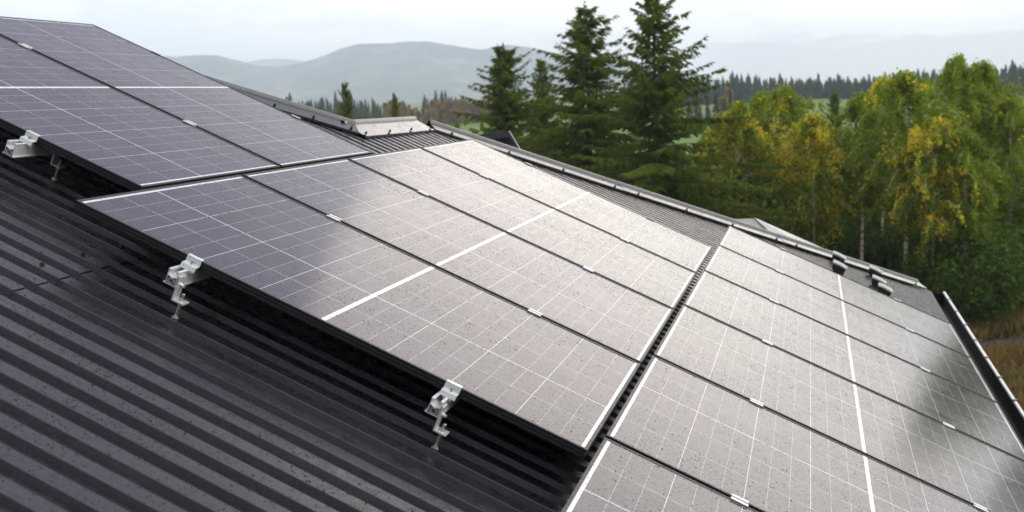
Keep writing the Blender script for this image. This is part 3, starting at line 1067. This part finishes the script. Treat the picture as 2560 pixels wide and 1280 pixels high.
def birch_meshes(seed, H, R, leaves=9500, base=0.24):
    rs = np.random.RandomState(seed)
    tb = MB()
    npt = 9
    wob = np.cumsum(rs.normal(0, 0.035 * H / 8, (npt, 2)), 0)
    tr = [Vector((wob[i, 0] * i / npt, wob[i, 1] * i / npt, H * 0.985 * i / (npt - 1))) for i in range(npt)]
    limb(tb, tr, 0.0105 * H, 0.0022 * H, 8)
    def tp(z):
        f = min(max(z / (H * 0.985), 0), 1) * (npt - 1); i = min(int(f), npt - 2)
        return tr[i].lerp(tr[i + 1], f - i)
    centres = []
    nb = 100
    for i in range(nb):
        s = base + (0.985 - base) * ((i + rs.uniform(0, 1)) / nb) ** 0.92
        z = s * H
        prof = math.sin(math.pi * min(1, max(0, (s - base * 0.75) / (1.04 - base * 0.75))) ** 1.0)
        ln = R * max(prof, 0.10) * rs.uniform(0.6, 1.15)
        az = rs.uniform(0, 2 * math.pi); up = math.radians(rs.uniform(28, 58))
        p = tp(z); pts = [p.copy()]
        d = Vector((math.cos(az) * math.cos(up), math.sin(az) * math.cos(up), math.sin(up)))
        k = 6
        for q in range(k):
            p = p + d * (ln * 1.12 / k)
            d = (d + Vector((rs.normal(0, .10), rs.normal(0, .10), -0.24 - 0.10 * q))).normalized()
            pts.append(p.copy())
        limb(tb, pts, 0.0032 * H * (1.1 - s), 0.0006 * H, 4)
        # hanging twigs carry the leaves
        for q in range(2, k + 1):
            for _ in range(3):
                o = pts[q] + (pts[q - 1] - pts[q]) * rs.uniform(0, 1)
                hl = rs.uniform(0.12, 0.5) * H / 8 * (1.25 - s * 0.7)
                dirx = rs.normal(0, .45, 2)
                nl = rs.randint(5, 12)
                tt = rs.uniform(0, 1, nl)
                cc = np.array(o)[None] + np.c_[dirx[0] * tt * hl, dirx[1] * tt * hl, -tt * hl + 0.1 * rs.normal(size=nl)] + rs.normal(0, 0.065 * H / 8, (nl, 3))
                centres.append(cc)
    # wispy top
    for i in range(40):
        z = H * rs.uniform(0.9, 1.01); p = np.array(tp(z))
        centres.append(p[None] + rs.normal(0, 0.06 * H / 8, (5, 3)) + np.array([0, 0, max(0, z - 0.985 * H)]))
    c = np.concatenate(centres)
    if len(c) > leaves: c = c[rs.choice(len(c), leaves, False)]
    else:
        c = np.concatenate([c, c[rs.choice(len(c), leaves - len(c))] + rs.normal(0, 0.07, (leaves - len(c), 3))])
    v = leaf_quads(c, 0.060 * (H / 8) ** 0.5, rs)
    return tb, v, rs.uniform(0, 1, len(v))


def spruce_meshes(seed, H, R, open_=0.0, dz=0.27, ragged=0.25):
    rs = np.random.RandomState(seed)
    tb = MB()
    tr = [Vector((rs.normal(0, .006) * H * i / 8 * .3, rs.normal(0, .006) * H * i / 8 * .3, H * i / 8)) for i in range(9)]
    limb(tb, tr, 0.0135 * H, 0.0012 * H, 8)
    quads = []; tint = []
    z = 0.05 * H
    while z < H * 0.985:
        s = z / H
        nb = rs.randint(6, 9) if s < 0.93 else 5
        whorl_r = rs.uniform(1 - ragged, 1 + ragged * 0.5)
        a0 = rs.uniform(0, 6.28)
        for k in range(nb):
            if rs.uniform() < open_: continue
            az = a0 + 2 * math.pi * k / nb + rs.normal(0, .25)
            ln = (R * (1 - s) ** 0.80 * (rs.uniform(0.35, 1.0) if rs.uniform() < .5 else rs.uniform(.8, 1.25)) * whorl_r + 0.10)
            if s < 0.12: ln *= 0.8
            tilt = math.radians(-18 + 62 * s ** 1.6 + rs.normal(0, 7))
            d = Vector((math.cos(az) * math.cos(tilt), math.sin(az) * math.cos(tilt), math.sin(tilt)))
            p = Vector((0, 0, z + rs.normal(0, .11))); pts = [p.copy()]
            n = max(4, int(ln / 0.16))
            for q in range(n):
                t = q / n
                p = p + d * (ln / n)
                d = (d + Vector((0, 0, (-0.10 if t < .55 else 0.16) * (1.5 / n) * 3 * (1 - s * .6))) + Vector((rs.normal(0, .04), rs.normal(0, .04), 0))).normalized()
                pts.append(p.copy())
            limb(tb, pts[:max(3, int(len(pts) * .8))], 0.010 * (1 - s) + .006, 0.004, 4)
            side = Vector((-math.sin(az), math.cos(az), 0))
            for q in range(1, len(pts)):
                t = q / n
                tl = (0.10 + 0.36 * (1 - t) * min(ln, 1.6) / 1.6 + 0.06) * rs.uniform(.7, 1.3)
                for sg in (-1, 1):
                    for rep in range(4):
                        if rs.uniform() < 0.12: continue
                        o = pts[q] + (pts[q - 1] - pts[q]) * rs.uniform(0, 1)
                        fwd = (pts[q] - pts[q - 1]).normalized()
                        dd = (side * sg * rs.uniform(.5, 1.0) + fwd * rs.uniform(.4, .9) + Vector((0, 0, -rs.uniform(0.15, 1.25)))).normalized()
                        e = o + dd * tl
                        w = 0.017 + 0.016 * rs.uniform()
                        nn = dd.cross(Vector((rs.normal(), rs.normal(), rs.normal()))).normalized() * w
                        md = o.lerp(e, 0.55)
                        quads.append((tuple(o), tuple(md + nn), tuple(e), tuple(md - nn))); tint.append(rs.uniform() * (0.4 + 0.6 * t))
                        n2 = dd.cross(nn).normalized() * w
                        quads.append((tuple(o), tuple(md + n2), tuple(e), tuple(md - n2))); tint.append(rs.uniform() * (0.4 + 0.6 * t))
            # tip
            e = pts[-1] + d * 0.12
            quads.append((tuple(pts[-1] - side * 0.03), tuple(pts[-1] + side * 0.03), tuple(e), tuple(e))); tint.append(.9)
        z += dz * rs.uniform(0.75, 1.25) * (1.05 - 0.45 * s)
    # leader
    for i in range(26):
        zz = H * (0.955 + 0.055 * i / 26)
        a = rs.uniform(0, 6.28); ll = 0.05 + 0.16 * (1 - i / 26)
        o = Vector((0, 0, zz)); e = o + Vector((math.cos(a) * ll, math.sin(a) * ll, ll * .9)); nn = Vector((-math.sin(a), math.cos(a), 0)) * .025
        md = o.lerp(e, .5)
        quads.append((tuple(o), tuple(md + nn), tuple(e), tuple(md - nn))); tint.append(.5)
    return tb, np.array(quads), np.array(tint)


def tree_proto(name, meshes, bark, leafmat):
    tb, v, tint = meshes
    r = empty(name, (0, 0, 0))
    tb.build('trunk', bark, r, smooth_a=50)
    quads_mesh('crown', v, leafmat, 4, r, attr=tint)
    return r


def place_tree(proto, used, px, top, D, H0, label, cat, group, color, rz=None, wide=1.0):
    o = proto if not used else copy_tree(proto)
    p = at(px, top, D)
    zg = float(ground_z(p[0], p[1]))
    s = (p[2] - zg) / H0
    o.location = (p[0], p[1], zg - 0.03)
    o.rotation_euler = (0, 0, random.uniform(0, 6.28) if rz is None else rz)
    o.scale = (s * wide, s * wide, s)
    for ch in o.children: ch.color = (color, 0, 0, 1)
    tag(o, label, cat, group)
    return o


# big spruces
sp = [tree_proto('spruce', spruce_meshes(3, 10.0, 3.8, 0.10, 0.25, 0.4), M_BARK, M_NEEDLE),
      tree_proto('spruce', spruce_meshes(5, 10.0, 3.6, 0.20, 0.25, 0.5), M_BARK, M_NEEDLE),
      tree_proto('spruce', spruce_meshes(8, 10.0, 4.8, 0.22, 0.26, 0.6), M_BARK, M_NEEDLE)]
used = [False] * 3
for k, px, top, D, wide, colr, lab in (
        (1, 1258, 112, 38, 1.3, 0.0, 'dark green spruce left of the tall pair, its tip against the grey hill'),
        (2, 1352, 150, 41, 0.8, 0.1, 'slender spruce half hidden between the left spruce and the tallest pair'),
        (0, 1462, 10, 34, 1.3, 0.1, 'tall full spruce with the double tip, left of the ragged one'),
        (2, 1632, -14, 31, 1.2, 0.45, 'tallest ragged spruce with long drooping limbs and brown cones, cut by the top border'),
        (1, 862, 203, 44, 0.55, 0.2, 'small dark spruce top showing above the upper hip flashing'),
        (2, 985, 234, 52, 0.45, 0.3, 'smaller dark spruce tip right of the one above the hip flashing'),
        (0, 2086, 228, 52, 0.75, 0.0, 'dark spruce standing between the birches'),
        (0, 2590, 330, 40, 1.0, 0.1, 'dark spruce at the right border behind the birches'),
        (2, 1540, 330, 46, 1.2, 0.1, 'low dark spruce in the gap between the two tallest spruces'),
        (0, 1700, 420, 37, 1.2, 0.1, 'low broad spruce at the foot of the ragged spruce'),
        (1, 1400, 330, 40, 1.3, 0.1, 'low spruce in front of the tall full spruce')):
    place_tree(sp[k], used[k], px, top, D, 10.0, lab, 'spruce', 'spruces behind the house', colr, wide=wide)
    used[k] = True

# birches
bi = [tree_proto('birch', birch_meshes(21, 8.0, 2.3, 17000, 0.38), M_BIRCHBARK, M_BIRCH),
      tree_proto('birch', birch_meshes(22, 8.0, 1.7, 15000, 0.45), M_BIRCHBARK, M_BIRCH),
      tree_proto('birch', birch_meshes(23, 8.0, 2.3, 20000, 0.33), M_BIRCHBARK, M_BIRCH)]
used = [False] * 3
birches = [
    (2, 1838, 262, 36, 1.0, 0.75, 'broad birch with yellow lower sprays at the left end of the birch row'),
    (1, 1908, 236, 39, 0.95, 0.5, 'green birch with two fine tips behind the yellow sprays'),
    (0, 1968, 222, 38, 1.00, 0.60, 'tall birch with golden right side, left of the dark spruce'),
    (0, 2036, 292, 36, 0.95, 0.85, 'yellow birch just left of the dark spruce between the birches'),
    (1, 2152, 238, 37, 1.00, 0.22, 'green birch just right of the dark spruce, bare pale trunk above the snow guards'),
    (1, 2206, 196, 42, 0.75, 0.75, 'thin birch with an orange patch behind the green ones'),
    (0, 2264, 186, 35, 1.00, 0.40, 'birch with the tall pale trunk reaching down to the hip end'),
    (0, 2338, 300, 34, 0.95, 0.88, 'golden brown birch right of the tall pale trunk'),
    (2, 2398, 146, 38, 0.95, 0.20, 'tallest leafy birch with feathery tips near the right border'),
    (2, 2466, 160, 39, 0.95, 0.30, 'second tall birch of the green pair, small yellow patch on its crown'),
    (1, 2420, 330, 34, 1.05, 0.15, 'dull green birch in front of the tall pair'),
    (0, 2534, 250, 37, 1.00, 0.35, 'birch cut by the right border'),
    (0, 1778, 330, 40, 0.95, 0.25, 'pale green young birch beside the ragged spruce'),
    (0, 1880, 330, 43, 1.2, 0.45, 'background birch filling the gap behind the left yellow birch'),
    (2, 2010, 330, 44, 1.1, 0.5, 'background birch behind the golden one'),
    (2, 2110, 330, 44, 1.1, 0.45, 'background birch behind the dark spruce'),
    (2, 2215, 320, 43, 1.1, 0.5, 'background birch behind the tall pale trunk'),
    (2, 2310, 290, 43, 1.1, 0.5, 'background birch between the golden birch and the tall pair'),
    (2, 2500, 330, 44, 1.2, 0.35, 'background birch behind the right border group'),
]
for k, px, top, D, wide, colr, lab in birches:
    place_tree(bi[k], used[k], px, top, D, 8.0, lab, 'birch', 'birches beyond the eave', colr, wide=wide)
    used[k] = True
for px, top, D, lab in ((2830, 30, 27, 'birch right of the picture, seen only as a dark reflection on the rearmost bottom panel'),
                        (3150, 95, 25, 'birch right of the picture, seen only as a faint reflection at the right border')):
    place_tree(bi[2], True, px, top, D, 8.0, lab, 'birch', 'birches beyond the eave', 0.2, wide=0.8)

# shrubs
def shrub_mesh(seed, n=5200, H=2.2, R=1.3):
    rs = np.random.RandomState(seed)
    tb = MB(); cs = []
    for i in range(26):
        az = rs.uniform(0, 6.28); lean = rs.uniform(.1, .7); h = H * rs.uniform(.5, 1)
        top = Vector((math.cos(az) * R * lean, math.sin(az) * R * lean, h))
        mid = top * .5 + Vector((0, 0, h * .12))
        limb(tb, [Vector((0, 0, 0)), mid, top], .018, .004, 4)
        m = n // 26
        t = rs.uniform(.25, 1.05, m)
        base = np.array([np.array(mid) * 2 * a * (1 - a) * 1.0 + np.array(top) * a * a for a in t])
        cs.append(base + rs.normal(0, .22, (m, 3)))
    c = np.concatenate(cs); c = c[c[:, 2] > 0.03]
    return tb, leaf_quads(c, 0.062, rs), rs.uniform(0, 1, len(c))


sh = [tree_proto('shrub', shrub_mesh(31), M_BARK, M_SHRUB), tree_proto('shrub', shrub_mesh(32, 6000, 2.2, 1.6), M_BARK, M_SHRUB)]
used = [False] * 2
shr = [(0, 2350, 610, 34, 0.15, 'dark green shrub beside the hip end under the birches'), (1, 2425, 560, 35, 0.2, 'leafy shrub under the tall green birches'),
       (0, 2500, 570, 34, 0.1, 'dark shrub at the right under the birches'), (1, 2570, 600, 36, 0.3, 'shrub cut by the right border'),
       (1, 1560, 392, 40, 0.15, 'light green shrub between the two tallest spruces'), (0, 1490, 430, 38, 0.1, 'small shrub left of the light green one'),
       (1, 1740, 440, 36, 0.2, 'dark shrub at the foot of the ragged spruce'), (1, 1660, 440, 40, 0.15, 'dark bushy shrub behind the hip flashing under the ragged spruce'),
       (1, 1800, 470, 35, 0.3, 'shrub below the left yellow birch'), (0, 1250, 290, 45, 0.1, 'shrub behind the gable under the left spruce'),
       (0, 2060, 540, 42, 0.3, 'dark shrub behind the birch trunks left'), (1, 2180, 560, 42, 0.25, 'dark shrub behind the pale birch trunk'),
       (1, 2280, 560, 42, 0.2, 'dark shrub behind the tall pale trunk'), (0, 2450, 640, 33, 0.15, 'low shrub at the edge of the dry grass')]
for k, px, top, D, colr, lab in shr:
    place_tree(sh[k], used[k], px, top, D, 2.2, lab, 'shrub', 'shrubs under the trees', colr, wide=1.15)
    used[k] = True

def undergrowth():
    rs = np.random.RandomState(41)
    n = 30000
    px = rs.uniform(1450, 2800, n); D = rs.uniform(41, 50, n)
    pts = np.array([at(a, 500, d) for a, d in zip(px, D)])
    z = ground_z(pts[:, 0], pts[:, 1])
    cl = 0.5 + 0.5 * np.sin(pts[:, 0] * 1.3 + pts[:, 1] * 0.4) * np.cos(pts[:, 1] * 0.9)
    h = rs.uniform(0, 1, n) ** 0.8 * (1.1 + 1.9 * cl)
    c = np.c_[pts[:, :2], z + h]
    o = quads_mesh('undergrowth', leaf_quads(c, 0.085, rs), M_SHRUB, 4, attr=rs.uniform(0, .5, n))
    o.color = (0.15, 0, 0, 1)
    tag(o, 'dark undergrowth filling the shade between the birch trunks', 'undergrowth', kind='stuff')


undergrowth()

# far woods
def far_wood(name, label, specs, seed, autumn=None):
    rs = np.random.RandomState(seed)
    V = []; A = []; VB = []
    for px, top, D in specs:
        p = at(px, top, D); zg = float(ground_z(p[0], p[1])) - 0.3
        H = p[2] - zg; R = H * rs.uniform(.10, .21)
        cx, cy = p[0], p[1]
        tiers = 11; seg = 7
        for k in range(tiers):
            z0 = zg + H * (0.06 + 0.90 * k / tiers); z1 = min(zg + H * (0.06 + 0.90 * (k + 1.7) / tiers), zg + H)
            r = R * (1 - k / tiers) ** .8 * rs.uniform(.8, 1.15) + .12
            a0 = rs.uniform(0, 6.28)
            for s in range(seg):
                aa = a0 + 2 * math.pi * s / seg; ab = aa + 2 * math.pi / seg * rs.uniform(.6, 1.0)
                rr = r * rs.uniform(.6, 1.25)
                V.append(((cx + rr * math.cos(aa), cy + rr * math.sin(aa), z0 - .12 * rr), (cx + rr * math.cos(ab), cy + rr * math.sin(ab), z0), (cx, cy, z1)))
                A.append(rs.uniform(0, 1))
    objs = quads_mesh(name, np.array(V), M_FARN, 3, attr=A)
    tag(objs, label, 'forest', kind='stuff')
    return objs


def blobs(name, label, specs, seed, mat):
    rs = np.random.RandomState(seed); cs = []
    for px, top, D, wpx in specs:
        p = at(px, top, D); zg = float(ground_z(p[0], p[1])); H = p[2] - zg
        R = wpx / F_PX * D / 2
        n = 260
        s = rs.uniform(.15, 1, n)
        prof = np.sin(np.pi * np.clip(s, 0, 1) ** .8) ** .6
        a = rs.uniform(0, 6.28, n); r = R * prof * np.sqrt(rs.uniform(0, 1, n))
        cs.append(np.c_[p[0] + r * np.cos(a), p[1] + r * np.sin(a), zg + H * s])
    c = np.concatenate(cs)
    o = quads_mesh(name, leaf_quads(c, 0.75, rs), mat, 4, attr=rs.uniform(0, 1, len(c)))
    return tag(o, label, 'forest', kind='stuff')


rs = np.random.RandomState(5)
sl = []
for i in range(150):
    px = 560 + i * 4.9 + rs.uniform(-3, 3)
    t = 252 + 5 * math.sin(px * .021) + rs.uniform(-8, 8) - (22 if rs.uniform() < .07 else 0)
    if 1030 < px < 1052: continue
    sl.append((px, t, rs.uniform(285, 330)))
far_wood('forest', 'hazy dark spruce wood far off on the left, below the grey hill', sl, 51)
blobs('autumn_forest', 'orange autumn trees in the far wood on the left', [(rs.uniform(1060, 1215), rs.uniform(250, 262), rs.uniform(276, 284), rs.uniform(8, 15)) for _ in range(16)] +
      [(rs.uniform(940, 1010), rs.uniform(250, 262), rs.uniform(276, 284), rs.uniform(8, 13)) for _ in range(4)] + [(rs.uniform(960, 1200), rs.uniform(272, 282), rs.uniform(262, 274), rs.uniform(7, 13)) for _ in range(14)], 52, M_FARL)
sr = []
for i in range(250):
    px = 1560 + i * 4.9 + rs.uniform(-3, 3)
    t = np.interp(px, [1560, 1740, 1850, 2000, 2130, 2230, 2330, 2480, 2560, 2780], [205, 196, 186, 192, 194, 182, 176, 168, 158, 150]) + rs.normal(2, 7)
    sr.append((px, t, rs.uniform(285, 320)))
    sr.append((px + 2.4, t + rs.uniform(2, 12), rs.uniform(322, 345)))
far_wood('forest', 'long dark spruce wood on the skyline at the right', sr, 53)
sm = []
for px, t in ((1740, 236), (1750, 262), (1768, 240), (1790, 232), (1812, 238), (1826, 225), (1845, 243), (1772, 268), (1730, 275), (1705, 270), (1720, 250)):
    sm.append((px, t, rs.uniform(150, 200)))
far_wood('forest', 'group of misty spruces in the dip beside the ragged spruce', sm, 54)
blobs('autumn_forest', 'single orange and pale trees before the skyline wood', [(1822, 226, 205, 14), (1806, 250, 190, 9)], 55, M_FARL)

# small farm house far off
fh = empty('farmhouse', (0, 0, 0))
p = at(1926, 252, 250); zg = float(ground_z(p[0], p[1])); zt = p[2]
fh.location = (p[0], p[1], zg)
hh = zt - zg
b = MB(); b.box(-2.0, 2.0, -1.6, 1.6, -0.2, hh); b.build('wall', simple('pale_render', (0.55, 0.55, 0.55), .7), fh)
b = MB(); b.prism([(-2.4, hh - .1), (0, hh + 1.3), (2.4, hh - .1)], 1, -1.9, 1.9); b.build('roof', simple('grey_roof', (0.3, 0.31, 0.33), .6), fh)
tag(fh, 'tiny pale farmhouse below the skyline wood, above the birches', 'house')

# ------------------------------------------------------------------ hills
def hills(name, prof, D, depth, seed, mat):
    rs = np.random.RandomState(seed)
    xs = np.arange(prof[0][0], prof[-1][0] + 1, 10.0)
    ys = np.interp(xs, [q[0] for q in prof], [q[1] for q in prof])
    ys = np.convolve(np.pad(ys, 2, 'edge'), np.ones(5) / 5, 'valid')
    vs = []; fs = []
    rows = [(-1.0, 0.0), (-0.75, 0.30), (-0.5, 0.55), (-0.25, 0.83), (0, 1.0), (0.3, 0.7), (0.7, 0.25), (1.0, 0.0)]
    m = len(rows)
    for i, (px, py) in enumerate(zip(xs, ys)):
        top = at(px, py, D); zg = -4.0
        dirv = np.array([top[0] - CAM[0], top[1] - CAM[1]]); dirv /= np.linalg.norm(dirv)
        for t, k in rows:
            h = (top[2] - zg)
            z = zg + h * k * (1 + (rs.normal(0, .008) if k not in (0., 1.) else 0)) + (rs.normal(0, abs(h) * .004) if k == 1 else 0)
            vs.append((top[0] + dirv[0] * depth * t, top[1] + dirv[1] * depth * t, z))
    for i in range(len(xs) - 1):
        for j in range(m - 1):
            fs.append((i * m + j, (i + 1) * m + j, (i + 1) * m + j + 1, i * m + j + 1))
    b = MB(); b.add(vs, fs)
    tag(b.build(name, mat, smooth_a=70), kind='structure')


m_hill, t, bs = material('forested_slope')
g = t.new('ShaderNodeNewGeometry').outputs['Position']
t.put(bs.inputs['Base Color'], t.mix(t.rng(t.noise(g, 0.012, 8, 0.72), 0.42, 0.72), C(0.004, 0.014, 0.012), C(0.22, 0.20, 0.13)))
bs.inputs['Roughness'].default_value = 1.0; bs.inputs['Specular IOR Level'].default_value = 0.0
hills('hills', [(-500, 190), (0, 160), (200, 150), (380, 138), (430, 142), (490, 138), (520, 136), (550, 140), (600, 153), (640, 163), (680, 167), (720, 164), (760, 156), (800, 143), (850, 122), (885, 111), (910, 108), (950, 110), (1000, 106), (1050, 103), (1080, 104), (1120, 112), (1160, 118), (1205, 126), (1230, 119), (1255, 111), (1290, 114), (1330, 119), (1380, 130), (1450, 146), (1550, 162), (1680, 185), (1900, 212), (2100, 222)], 3000, 650, 61, m_hill)
hills('hills', [(480, 190), (560, 166), (620, 153), (690, 145), (760, 151), (830, 168), (920, 190)], 4500, 500, 62, m_hill)

# ------------------------------------------------------------------ air
HAZE = True
if HAZE:
    b = MB()
    b.box(-5200, 5200, -400, 5300, -9.0, 230.0)
    mh = bpy.data.materials.new('haze_air'); mh.use_nodes = True
    t = NT(mh.node_tree)
    t.n.clear()
    out = t.new('ShaderNodeOutputMaterial'); pv = t.new('ShaderNodeVolumePrincipled')
    pv.inputs['Color'].default_value = (0.77, 0.845, 0.985, 1); pv.inputs['Density'].default_value = 3.9e-4; pv.inputs['Anisotropy'].default_value = 0.3
    t.l.new(pv.outputs[0], out.inputs['Volume'])
    o = b.build('haze', mh)
    tag(o, kind='stuff')

# ------------------------------------------------------------------ sky and light
SUN_AZ, SUN_EL = 6.0, 15.0
w = bpy.data.worlds.new('World'); scene.world = w; w.use_nodes = True
t = NT(w.node_tree)
bg = t.n['Background']
dirv = t.coord('Generated')
dx, dy, dz = t.xyz(dirv)
el = t.m('MULTIPLY', t.m('ARCSINE', t.m('MAXIMUM', t.m('MINIMUM', dz, 1.0), -1.0)), 180 / math.pi)
az = t.m('MULTIPLY', t.m('ARCTAN2', dx, dy), 180 / math.pi)
sky = t.new('ShaderNodeTexSky', sky_type='NISHITA')
sky.sun_disc = False
sky.sun_elevation = math.radians(SUN_EL); sky.sun_rotation = math.radians(SUN_AZ)
cn = t.noise(t.vm('MULTIPLY', dirv, (1.0, 1.0, 3.2)), 5.0, 6, 0.6)
cn2 = t.noise(t.vm('MULTIPLY', dirv, (1.0, 1.0, 5.0)), 11.0, 6, 0.6)
ra_ = t.rng(el, 5.0, 26.0)
low = t.mix(t.rng(t.m('ADD', az, t.m('MULTIPLY', t.m('SUBTRACT', cn2, 0.5), 30.0)), -36.0, -20.0), C(0.95, 1.01, 1.09), C(1.32, 1.30, 1.27))
low = t.mix(t.rng(az, -12.0, 4.0), low, C(1.16, 1.17, 1.20))
base = t.mix(ra_, low, C(0.52, 0.50, 0.63))
front = t.rng(t.m('ABSOLUTE', t.m('ADD', az, 12.0)), 38.0, 68.0, 1.0, 0.0)
front = t.m('MAXIMUM', front, t.rng(el, 40.0, 62.0))
base = t.mix(t.rng(el, 30.0, 48.0), base, C(1.0, 1.02, 1.15))
back = t.m('MULTIPLY', t.rng(t.m('ABSOLUTE', az), 105, 140), t.rng(el, 60.0, 85.0, 1.0, 0.0))
front = t.m('MULTIPLY', front, t.m('SUBTRACT', 1.0, back))
base = t.mix(front, t.mix(back, C(3.9, 3.84, 3.72), C(0.30, 0.31, 0.35)), base)
puff = t.m('MULTIPLY', t.rng(cn2, 0.46, 0.60), t.rng(el, 9.0, 14.0, 1.0, 0.0))
base = t.mix(t.m('MULTIPLY', puff, 0.55), base, t.vm('MULTIPLY', base, (0.70, 0.725, 0.775)))
base = t.mix(t.m('MULTIPLY', t.rng(cn, 0.48, 0.60), t.rng(el, 9.0, 14.0, 0.6, 0.0)), base, C(1.3, 1.3, 1.29))
# warm-white clearing behind the thin cloud
s = t.m('ADD', t.m('ADD', t.m('MULTIPLY', az, 0.55), t.m('MULTIPLY', el, -0.83)), t.m('MULTIPLY', t.m('SUBTRACT', cn, 0.5), 10.0))
glow = t.rng(s, -34.0, -13.0)
glow = t.m('MULTIPLY', glow, t.rng(el, 2.0, 12.0))
glow = t.m('MULTIPLY', glow, t.rng(el, 20.0, 36.0, 1.0, 0.0))
glow = t.m('MULTIPLY', glow, t.rng(t.m('ABSOLUTE', az), 30.0, 75.0, 1.0, 0.0))
cloud = t.mix(1.0, base, t.vm('SCALE', t.comb(1.0, 0.935, 0.85), scale=t.m('MULTIPLY', glow, 0.52)), 'ADD')
# low rain band over the valley on the right
edge = t.m('ADD', 2.15, t.m('MULTIPLY', t.m('SUBTRACT', cn2, 0.5), 2.4))
band = t.m('MULTIPLY', t.rng(el, t.m('SUBTRACT', edge, 0.25), t.m('ADD', edge, 0.25), 1.0, 0.0), t.rng(az, -9.0, -2.0))
cloud = t.mix(t.m('MULTIPLY', band, 0.92), cloud, C(0.30, 0.40, 0.56))
skyc = t.vm('SCALE', sky.outputs[0], scale=0.10)
final = t.mix(0.90, skyc, cloud)
t.put(bg.inputs['Color'], final)
bg.inputs['Strength'].default_value = 1.0

sl_ = bpy.data.lights.new('sun', 'SUN'); sl_.energy = 0.32; sl_.angle = math.radians(33); sl_.color = (1.0, 0.87, 0.71)
so = bpy.data.objects.new('sun', sl_); COL.objects.link(so)
a, e = math.radians(SUN_AZ), math.radians(SUN_EL)
to_sun = Vector((math.sin(a) * math.cos(e), math.cos(a) * math.cos(e), math.sin(e)))
so.rotation_euler = to_sun.to_track_quat('Z', 'Y').to_euler()
so.location = (0, 0, 30)

# ------------------------------------------------------------------ camera
cd = bpy.data.cameras.new('camera'); co_ = bpy.data.objects.new('camera', cd); COL.objects.link(co_)
from mathutils import Matrix
M4 = Matrix(((CX[0], CY[0], CZ[0], CAM[0]), (CX[1], CY[1], CZ[1], CAM[1]), (CX[2], CY[2], CZ[2], CAM[2]), (0, 0, 0, 1)))
co_.matrix_world = M4
cd.sensor_fit = 'HORIZONTAL'; cd.sensor_width = 36.0; cd.lens = F_PX / 2560 * 36.0
cd.clip_start = 0.05; cd.clip_end = 30000
cd.dof.use_dof = True; cd.dof.focus_distance = 4.6; cd.dof.aperture_fstop = 4.5
scene.camera = co_

scene.view_settings.view_transform = 'Standard'; scene.view_settings.look = 'None'
scene.view_settings.exposure = 0.2; scene.view_settings.gamma = 1.0
scene.cycles.max_bounces = 8; scene.cycles.diffuse_bounces = 3; scene.cycles.glossy_bounces = 4; scene.cycles.transmission_bounces = 4
scene.cycles.volume_bounces = 4
scene.cycles.sample_clamp_indirect = 8.0
